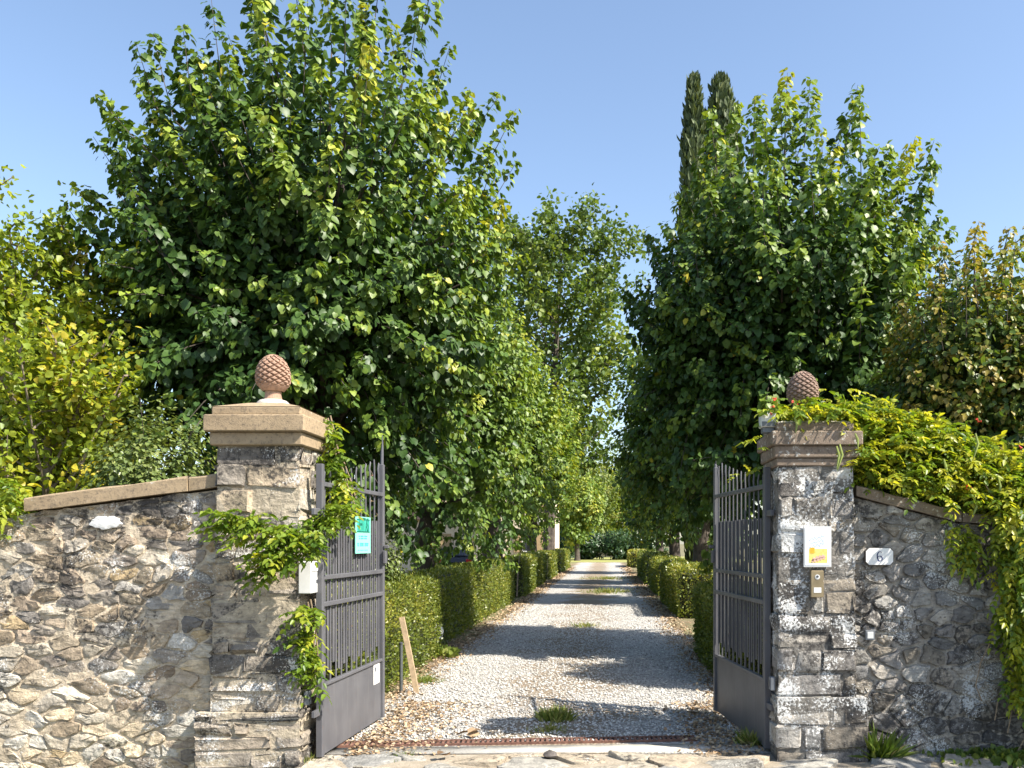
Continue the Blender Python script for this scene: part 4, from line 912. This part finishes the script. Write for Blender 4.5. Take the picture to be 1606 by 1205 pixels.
# loose things on the ground
def lump(name, label, cat, c, s, mat, seed):
    r = random.Random(seed); mb = MB(); pr = [(.05, 0), (.85, .05), (1, .35), (.8, .75), (.35, 1), (.05, 1.02)]; mb.lathe(pr, 12)
    mb.v = [(x * s[0] * (1 + r.gauss(0, .1)), y * s[1] * (1 + r.gauss(0, .1)), z * s[2] * (1 + r.gauss(0, .05))) for x, y, z in mb.v]
    return tag(mb.build(name, M[mat], None, c, smooth=True), label, cat)
lump('loose_stone', 'dark broken stone lying on the sunlit paving', 'stone', (PX(863, 6.82), 6.82, .013), (.055, .045, .05), 'dark_stone', 2)
g = np.random.default_rng(5)
def dead_leaf(label, px, d, s, seed):
    g = np.random.default_rng(seed); n = 3
    V, Fa, tt = leaves(np.array([[0, 0, .01]] * n) + g.normal(size=(n, 3)) * .012, g.normal(size=(n, 3)) * np.array([1, 1, .2]), np.tile([0, 0, 1.], (n, 1)) + g.normal(size=(n, 3)) * .5, s, g.uniform(.1, .6, n))
    V[:, 2] -= V[:, 2].min(); tag(mesh_np('dead_leaf', V, Fa, M['litter'], None, tt, loc=(PX(px, d), d, .016)), label, 'leaf', 'dry leaves on the threshold')
dead_leaf('curled brown leaf lying on the gravel just inside the drain', 735, 7.55, .1, 1); dead_leaf('dark curled leaf lying on the paving before the drain', 701, 6.8, .08, 2)
bd = tag(empty('timber_stake', P(654, 1086, 9.85)), 'pale raw timber stake leaning on the front hedge', 'stake')
bd.location.z = -.02
top = P(630, 968, 9.95) - bd.location
mb = MB(); dv = Vector(top); u = Vector((1, 0, -dv.x / dv.z)).normalized() * .028; w = Vector((0, .016, 0))
mb.add([a + b for b in (Vector((0, 0, 0)), dv * .5 + Vector((.004, 0, 0)), dv) for a in (u + w, u - w, -u - w, -u + w)], [(3, 2, 1, 0), (8, 9, 10, 11)] + [(r_ * 4 + k, r_ * 4 + (k + 1) % 4, r_ * 4 + 4 + (k + 1) % 4, r_ * 4 + 4 + k) for r_ in range(2) for k in range(4)])
mb.build('plank', M['timber'], bd)
pt = tag(empty('metal_post', (PX(629, 9.85), 9.85, 0)), 'short dark metal post beside the leaning timber stake', 'post')
MB().tube([(0, 0, -.05), (0, 0, .54)], .019, 12).build('tube', M['slate_post'], pt, smooth=True); MB().lathe([(.022, .535), (.022, .55), (.012, .558)], 12).build('end_cap', M['dark_plastic'], pt)
gp = P(686, 993, 13.3)
gd = tag(empty('garden_lamp', (-2.53, 13.3, 0)), 'white globe garden lamp at the gap between the front hedges', 'lamp')
MB().lathe([(.02, gp.z - .13), (.06, gp.z - .11), (.1, gp.z - .05), (.115, gp.z + .02), (.1, gp.z + .08), (.06, gp.z + .13), (.012, gp.z + .15)], 20).build('globe', M['white_enamel'], gd, smooth=True)
MB().tube([(0, 0, -.03), (0, 0, gp.z - .12)], .016, 8).build('stem', M['dark_plastic'], gd, smooth=True)

# gravel stones, dead leaves, weeds
def scatter_pebbles(n, y0, y1, s0, s1, seed):
    g = np.random.default_rng(seed); y = y0 * (y1 / y0) ** g.random(n); x = g.uniform(-2.25, 1.3, n)
    O = np.array([(1, 0, 0), (-1, 0, 0), (0, 1, 0), (0, -1, 0), (0, 0, .7), (0, 0, -.4)]); OF = np.array([(0, 2, 4), (2, 1, 4), (1, 3, 4), (3, 0, 4), (2, 0, 5), (1, 2, 5), (3, 1, 5), (0, 3, 5)])
    a = g.uniform(0, 6.28, n); s = g.uniform(s0, s1, n) * (1 + y * .02)
    q = O[None] * (1 + .35 * g.normal(size=(n, 6, 1))) * s[:, None, None]
    V = np.stack([q[..., 0] * np.cos(a)[:, None] - q[..., 1] * np.sin(a)[:, None] * .75 + x[:, None], q[..., 0] * np.sin(a)[:, None] + q[..., 1] * np.cos(a)[:, None] * .75 + y[:, None], q[..., 2] * .8 + .006], -1)
    Fa = (OF[None] + (np.arange(n) * 6)[:, None, None]).reshape(-1, 3)
    keep = g.random(n)
    return tag(mesh_np('gravel', V.reshape(-1, 3), Fa, M['pebble'], None, np.repeat((.62 + .25 * g.normal(size=n)).clip(0, 1), 6)), 'loose pale gravel covering the drive', 'gravel', kind='stuff')
scatter_pebbles(34000, 7.42, 24, .007, .016, 3)
def litter(n, seed):
    g = np.random.default_rng(seed); y = 7.2 * (60 / 7.2) ** g.random(n); s = g.random(n) < .5
    x = np.where(s, -2.3 + g.normal(size=n) * .16, 1.35 + g.normal(size=n) * .17)
    m = n // 5; y[:m] = g.uniform(6.9, 9.2, m); x[:m] = np.where(g.random(m) < .55, -2.05 + np.abs(g.normal(size=m)) * .36, .95 + g.normal(size=m) * .16)
    pos = np.stack([x, y, g.uniform(.004, .03, n)], 1); ax = g.normal(size=(n, 3)) * np.array([1, 1, .25]); nn = UP + g.normal(size=(n, 3)) * .4
    V, Fa, tt = leaves(pos, ax, nn, g.uniform(.014, .034, n) * (1 + .045 * y), (.68 + .28 * g.normal(size=n)).clip(0, 1), LEAF6, LEAF6F); V[:, 2] = np.maximum(V[:, 2], .002)
    tag(mesh_np('fallen_leaves', V, Fa, M['litter'], None, tt), 'dry brown leaves drifted along both edges of the drive', 'leaf litter', kind='stuff')
litter(15000, 4)
def weed(label, c, r, n, hgt, seed, tint=.5, wide=False, name='weed_clump'):
    g = np.random.default_rng(seed); a = g.uniform(0, 6.28, n); q = r * np.sqrt(g.random(n)) * np.abs(g.normal(size=n)).clip(0, 1.3)
    pos = np.stack([q * np.cos(a), q * np.sin(a) * 1.25, np.zeros(n)], 1); ax = np.stack([np.cos(a) * .55, np.sin(a) * .55, np.ones(n) * .8], 1) + g.normal(size=(n, 3)) * .35; ax[:, 2] = np.abs(ax[:, 2]) + .1
    nn = np.stack([np.cos(a), np.sin(a), np.full(n, .8)], 1) + g.normal(size=(n, 3)) * .4
    if wide: pos[:, 2] += hgt * .6 * g.random(n); T, TF = LEAF6, LEAF6F
    else: T, TF = BLADE, BLADEF
    V, Fa, tt = leaves(pos, ax, nn, hgt * g.uniform(.35, 1.1, n), (tint + .25 * g.normal(size=n)).clip(0, 1), T, TF); V[:, 2] = np.maximum(V[:, 2], 0)
    o = tag(empty(name, (c[0], c[1], 0)), label, 'weeds', 'weeds on the drive and by the walls'); tag(mesh_np('foliage', V, Fa, M['grass'], o, tt), kind='stuff'); return o
weed('largest green weed clump growing on the gravel inside the drain', (PX(872, 8.35), 8.35), .13, 700, .13, 1, .6)
weed('flat dry weed patch in front of the largest weed clump', (PX(862, 7.85), 7.85), .15, 380, .06, 2, .7)
weed('yellowish weed tuft on the crown of the drive past the first tree shadow', (PX(918, 17.6), 17.6), .28, 170, .12, 3, .62)
weed('dull weed strip on the crown of the drive in the second tree shadow', (PX(955, 30), 30), .9, 600, .16, 4, .5)
weed('low grassy patch on the crown of the drive near the far hedges', (PX(952, 41), 41), 1.1, 600, .16, 5, .5)
weed('broad-leaved weed below the white garden lamp', (-2.33, 12.9), .16, 150, .12, 6, .35, True)
weed('low green weed by the foot of the timber stake', (PX(668, 10.6), 10.6), .15, 260, .09, 7, .45)
weed('tall green grass tuft at the foot of the lichen pillar against the wall', (PX(1378, 6.83), 6.83), .08, 260, .27, 8, .12)
weed('weedy tuft under the hinge of the shaded gate leaf', (PX(1180, 7.35), 7.35), .12, 220, .14, 9, .55)
weed('small weed tuft at the foot of the left pillar by the gate hinge', (PX(478, 6.72), 6.72), .07, 140, .08, 10, .6)
weed('flat green weed rosettes in the concrete before the drain', (PX(625, 6.87), 6.87), .1, 130, .05, 11, .3)
weed('dark leafy weed growing low against the right wall', (PX(1500, 6.8), 6.8), .18, 150, .06, 12, .2, True)
weed('leafy weed at the foot of the hanging creeper', (PX(1575, 6.72), 6.72), .2, 320, .075, 13, .15, True)

# ------------------------------------------------------------------ creepers
def compound(pos, ax, sc, g, pairs=4, tint0=.5, tsp=.18):
    """pinnate leaves: leaflets in pairs along a drooping rachis"""
    m = len(pos); ax = nrm(ax); pp, aa, nn, ss, tt = [], [], [], [], []; tb = tint0 + tsp * g.normal(size=m)
    sd = nrm(np.cross(ax, UP) + g.normal(size=(m, 3)) * .15); up = nrm(np.cross(sd, ax) + g.normal(size=(m, 3)) * .3)
    for i in range(pairs + 1):
        t = (i + .6) / (pairs + 1); p = pos + ax * (sc * t)[:, None] - UP * (sc * .45 * t * t)[:, None]
        for s in ((-1, 1) if i < pairs else (0,)):
            pp.append(p); aa.append(sd * s * .9 + ax * (.45 if s else 1) - UP * (.25 + .35 * t) + g.normal(size=(m, 3)) * .18); nn.append(up + g.normal(size=(m, 3)) * .25)
            ss.append(sc * .36 * g.uniform(.75, 1.2, m)); tt.append(tb + .07 * g.normal(size=m))
    return leaves(np.concatenate(pp), np.concatenate(aa), np.concatenate(nn), np.concatenate(ss), np.concatenate(tt).clip(0, 1), SLIM * np.array([1, 1.25, 1]), LEAF6F)
def trumpet(mb, c, s, g):
    d = nrm(g.normal(size=3) + np.array([0, -.6, .3])); c = np.array(c)
    mb.tube([c, c + d * s * .7, c + d * s], [s * .1, s * .18, s * .34], 7)
def pod(c, ln, g, par): MB().tube([c, c + Vector((.02, 0, -ln * .4)), c + Vector((.028 * g.normal(), 0, -ln))], [.006, .011, .003], 6).build('seed_pod', M['pod'], par, smooth=True)
gv = np.random.default_rng(77)
# left creeper: over the pillar face, the hinge side and the top of the leaf
vl = tag(empty('creeper', (-2.5, 6.6, 0)), 'green trumpet creeper draped across the left pillar and gate hinge', 'creeper', 'creepers'); O = np.array(vl.location)
runs = [([(500, 850), (450, 835), (400, 825), (345, 815)], 6.38, 22, 150), ([(462, 862), (440, 866), (420, 880), (428, 902)], 6.35, 17, 75), ([(505, 830), (525, 800), (540, 770), (530, 740), (520, 690), (512, 655)], 7.0, 14, 120),
        ([(495, 825), (520, 810), (548, 800)], 6.72, 15, 60), ([(480, 945), (487, 985), (492, 1030), (484, 1075)], 6.62, 12, 75), ([(530, 720), (545, 760), (556, 800)], 7.3, 9, 22)]
stems = MB(); allp, alla = [], []
for pts, d, sp, n in runs:
    w = [P(px, py, d + .03 * k) for k, (px, py) in enumerate(pts)]
    for off in (0, .02): stems.tube([Vector(q) - vl.location + Vector((off, .04, off)) for q in w], .006, 5)
    t = gv.random(n) * (len(w) - 1); i = t.astype(int); fr = t - i; A = np.array([tuple(q) for q in w]); p = A[i] * (1 - fr[:, None]) + A[i + 1] * fr[:, None]
    p += gv.normal(size=(n, 3)) * np.array([sp * d / F * .45, .035, sp * d / F * .5]); allp.append(p)
    alla.append(gv.normal(size=(n, 3)) * np.array([.8, .4, .35]) + np.array([-.25, -.75, .05]))
p = np.concatenate(allp) - O; a = np.concatenate(alla)
V, Fa, tt = compound(p, a, gv.uniform(.1, .19, len(p)), gv, 4, .42)
tag(mesh_np('foliage', V, Fa, M['vine'], vl, tt), kind='stuff'); stems.build('stems', M['vine_stem'], vl)
# right creeper: a mound on the wall that spills over its front
vr = tag(empty('creeper', (2.8, 7.1, 0)), 'bright yellow green trumpet creeper heaped on the right wall with pods', 'creeper', 'creepers'); O = np.array(vr.location)
def ztop(x): return np.interp(x, [1.3, 1.9, 2.2, 2.6, 3.0, 3.3, 4.5], [2.62, 2.68, 2.7, 2.58, 2.4, 2.32, 2.25])
def zbot(x): return np.interp(x, [1.3, 1.9, 2.75, 3.3, 4.5], [2.58, 2.12, 1.92, 1.85, 1.8])
n = 4600; x = gv.uniform(1.9, 4.7, n); f = gv.random(n) ** .7; yy = 7.1 + .36 * gv.normal(size=n).clip(-1, 2) * np.sqrt(1.05 - f); z = zbot(x) + (ztop(x) - zbot(x)) * f * (1 + .08 * gv.normal(size=n))
pos = [np.stack([x, yy, z], 1)]; axs = [np.stack([gv.normal(size=n) * .7, -.5 + .6 * gv.normal(size=n), .25 + .4 * gv.normal(size=n)], 1)]
n = 230; x = gv.uniform(1.3, 1.95, n); pos.append(np.stack([x, 6.98 + .12 * gv.normal(size=n), 2.6 + .07 * np.abs(gv.normal(size=n)) + .05 * (x - 1.3)], 1)); axs.append(np.stack([gv.normal(size=n) * .8, -.4 + .4 * gv.normal(size=n), .1 + .3 * gv.normal(size=n)], 1))
n = 1300; x = 2.86 + np.abs(gv.normal(size=n)) * .35 + .25 * gv.random(n); z = 1.95 - 1.5 * gv.random(n) ** 1.1; x = x + (1.9 - z) * .1; pos.append(np.stack([x, 6.78 + .07 * gv.normal(size=n) - .05 * z / 2, z], 1)); axs.append(np.stack([gv.normal(size=n) * .5, -.5 + .3 * gv.normal(size=n), -.5 + .4 * gv.normal(size=n)], 1))
n = 40; pos.append(np.stack([2.74 + .06 * gv.normal(size=n), np.full(n, 6.84), 1.8 - .3 * gv.random(n)], 1)); axs.append(np.stack([gv.normal(size=n) * .5, -.4 + 0 * x[:1].repeat(n), -.6 + .3 * gv.normal(size=n)], 1))
pos.append(np.array([tuple(P(px, py, d)) for px, py, d in [(1185, 690, 6.8), (1195, 685, 6.8), (1205, 705, 6.8), (1150, 748, 7.9), (1160, 744, 7.8), (1178, 740, 7.5), (1190, 738, 7.3), (1197, 735, 7.2)]])); axs.append(np.tile([-.6, -.5, .2], (8, 1)) + gv.normal(size=(8, 3)) * .3)
p = np.concatenate(pos) - O; a = np.concatenate(axs)
V, Fa, tt = compound(p, a, gv.uniform(.08, .19, len(p)), gv, 4, .62, .26)
tag(mesh_np('foliage', V, Fa, M['vine'], vr, tt), kind='stuff')
stems = MB()
for k in range(22):
    x0 = 3.15 + .06 * k + .1 * gv.normal(); z0 = 1.9; q = [Vector((x0 + .03 * i * gv.normal(), 6.84 - .02 * gv.random(), z0 - i * .38)) for i in range(6)]; stems.tube([v - vr.location for v in q], .005, 5)
for pts in ([(1552, 1010), (1538, 1040), (1530, 1075), (1540, 1100)], [(1606, 1070), (1580, 1080), (1565, 1100), (1560, 1130)], [(1583, 1060), (1590, 1100), (1580, 1150)], [(1545, 760), (1570, 800), (1565, 850)]):
    stems.tube([P(px, py, 6.78) - vr.location for px, py in pts], .005, 5)
stems.build('stems', M['vine_stem'], vr)
for px, py, d, ln in [(1312, 700, 6.7, .17), (1317, 697, 6.7, .2), (1246, 655, 6.72, .12), (1341, 680, 6.7, .12), (1530, 680, 6.75, .2), (1528, 780, 6.74, .18), (1565, 745, 6.73, .22), (1596, 770, 6.73, .2), (1480, 720, 6.76, .18), (1420, 690, 6.78, .15)]: pod(P(px, py, d) - vr.location, ln, gv, vr)
for px, py, d in [(1205, 645, 6.82), (1243, 634, 6.85), (1210, 626, 6.9), (1535, 659, 7.0), (1518, 770, 6.74), (1602, 700, 6.8)]:
    fb = MB()
    for k in range(2): trumpet(fb, tuple(P(px, py, d) - vr.location + Vector((.012 * gv.normal(), 0, .012 * gv.normal()))),  .032, gv)
    fb.build('flower', M['petal'], vr, smooth=True)
# clump hanging over the outer end of the left coping
vc = tag(empty('creeper', (-4.7, 6.85, 0)), 'small bright creeper clump at the low end of the left coping', 'creeper', 'creepers'); O = np.array(vc.location); n = 210
x = -4.42 - np.abs(gv.normal(size=n)) * .45; z = 1.86 + .26 * gv.random(n) + .25 * (-x - 4.4) * gv.random(n) - .18 * (gv.random(n) < .25); p = np.stack([x, 6.72 + .12 * gv.normal(size=n), z], 1) - O
V, Fa, tt = compound(p, gv.normal(size=(n, 3)) * np.array([.7, .4, .4]) + np.array([.2, -.6, .25]), gv.uniform(.11, .19, n), gv, 4, .6)
tag(mesh_np('foliage', V, Fa, M['vine'], vc, tt), kind='stuff')
MB().tube([(-.9, .1, 1.3), (-.4, 0, 1.75), (.2, -.1, 1.95)], [.01, .008, .004], 5).build('stems', M['vine_stem'], vc)

# ------------------------------------------------------------------ house and car glimpsed through the trees
ho = tag(empty('house', (-10, 66, 0)), 'cream rendered house with brown shutters glimpsed beyond the left hedge', 'house')
MB().box(-8, 6.1, 0, 9, -.05, 6.4).build('wall', M['render_cream'], ho)
MB().frustum((-8.5, 6.6, -.5, 9.5), (-6, 4, 4.2, 4.8), 6.41, 8.4).build('roof', M['roof_tile'], ho)
for x in (-6.5, -3.2, .1, 4.3):
    for z in (1.0, 4.0):
        w = MB().box(x - .5, x + .5, -.06, .02, z, z + 1.5).build('window', M['white_trim'], ho)
        MB().box(x - .4, x + .4, -.08, -.062, z + .1, z + 1.4).build('pane', M['glass'], w)
        for s in (-1, 1):
            sh = MB().box(x + s * .8 - .28, x + s * .8 + .28, -.12, -.02, z, z + 1.5).build('shutter', M['shutter'], ho)
for x in (5.2, 6.0): MB().box(x - .12, x + .12, -.1, -.01, 0, 6.3).build('pilaster', M['white_trim'], ho)
sh_ = tag(empty('outbuilding', (-13, 52, 0)), 'low cream outbuilding behind the parked dark car', 'building')
MB().box(-5, 5.4, 0, 5, -.05, 3.0).build('wall', M['render_cream'], sh_); MB().frustum((-5.3, 5.7, -.4, 5.4), (-5.3, 5.7, 2.4, 2.6), 3.01, 4.1).build('roof', M['roof_tile'], sh_)
MB().box(2.6, 4.0, -.05, .02, .0, 2.2).build('door', M['shutter'], sh_)
cr = tag(empty('parked_car', (PX(716, 44), 44, 0), math.radians(8)), 'dark parked car half hidden behind the left hedge', 'car')
prof = [(-2.05, .35), (-2.1, .75), (-1.95, .95), (-1.55, 1.02), (-1.15, 1.4), (-.2, 1.47), (.6, 1.4), (1.2, 1.0), (2.0, .85), (2.12, .6), (2.05, .32)]
V = []; n = len(prof)
for xs in (-.82, -.72, .72, .82):
    for y, z in prof: V.append((xs * (1 if z < 1.05 else .86), y, z if abs(xs) < .8 else .32 + (z - .32) * .97))
Fs = [(g_ * n + i, (g_ + 1) * n + i, (g_ + 1) * n + (i + 1) % n, g_ * n + (i + 1) % n) for g_ in range(3) for i in range(n)] + [tuple(range(n)), tuple(range(4 * n - 1, 3 * n - 1, -1))]
mb = MB(); mb.add(V, Fs); mb.build('body', M['car_paint'], cr)
mb = MB(); mb.add([(-.55, -1.53, 1.06), (.55, -1.53, 1.06), (.5, -1.2, 1.37), (-.5, -1.2, 1.37)], [(0, 1, 2, 3)]); mb.build('rear_window', M['glass'], cr, (0, -.03, .0))
for s in (-1, 1):
    MB().box(s * .62 - .13, s * .62 + .13, -2.12, -1.98, .72, .9, .02).build('tail_lamp', M['red_lamp'], cr); MB().box(min(s * .7, s * .73), max(s * .7, s * .73), -.95, .75, 1.06, 1.33).build('side_window', M['glass'], cr)
    for y in (-1.3, 1.35):
        mb = MB(); mb.lathe([(.2, -.1), (.31, -.1), (.33, -.06), (.33, .06), (.31, .1), (.2, .1)], 20); wv = mb.build('wheel', M['tyre'], cr, (s * .76, y, .33), rot=(0, math.radians(90), 0)); MB().lathe([(.05, -.105), (.2, -.104), (.2, .104), (.05, .105)], 14).build('rim', M['light_grey'], wv)
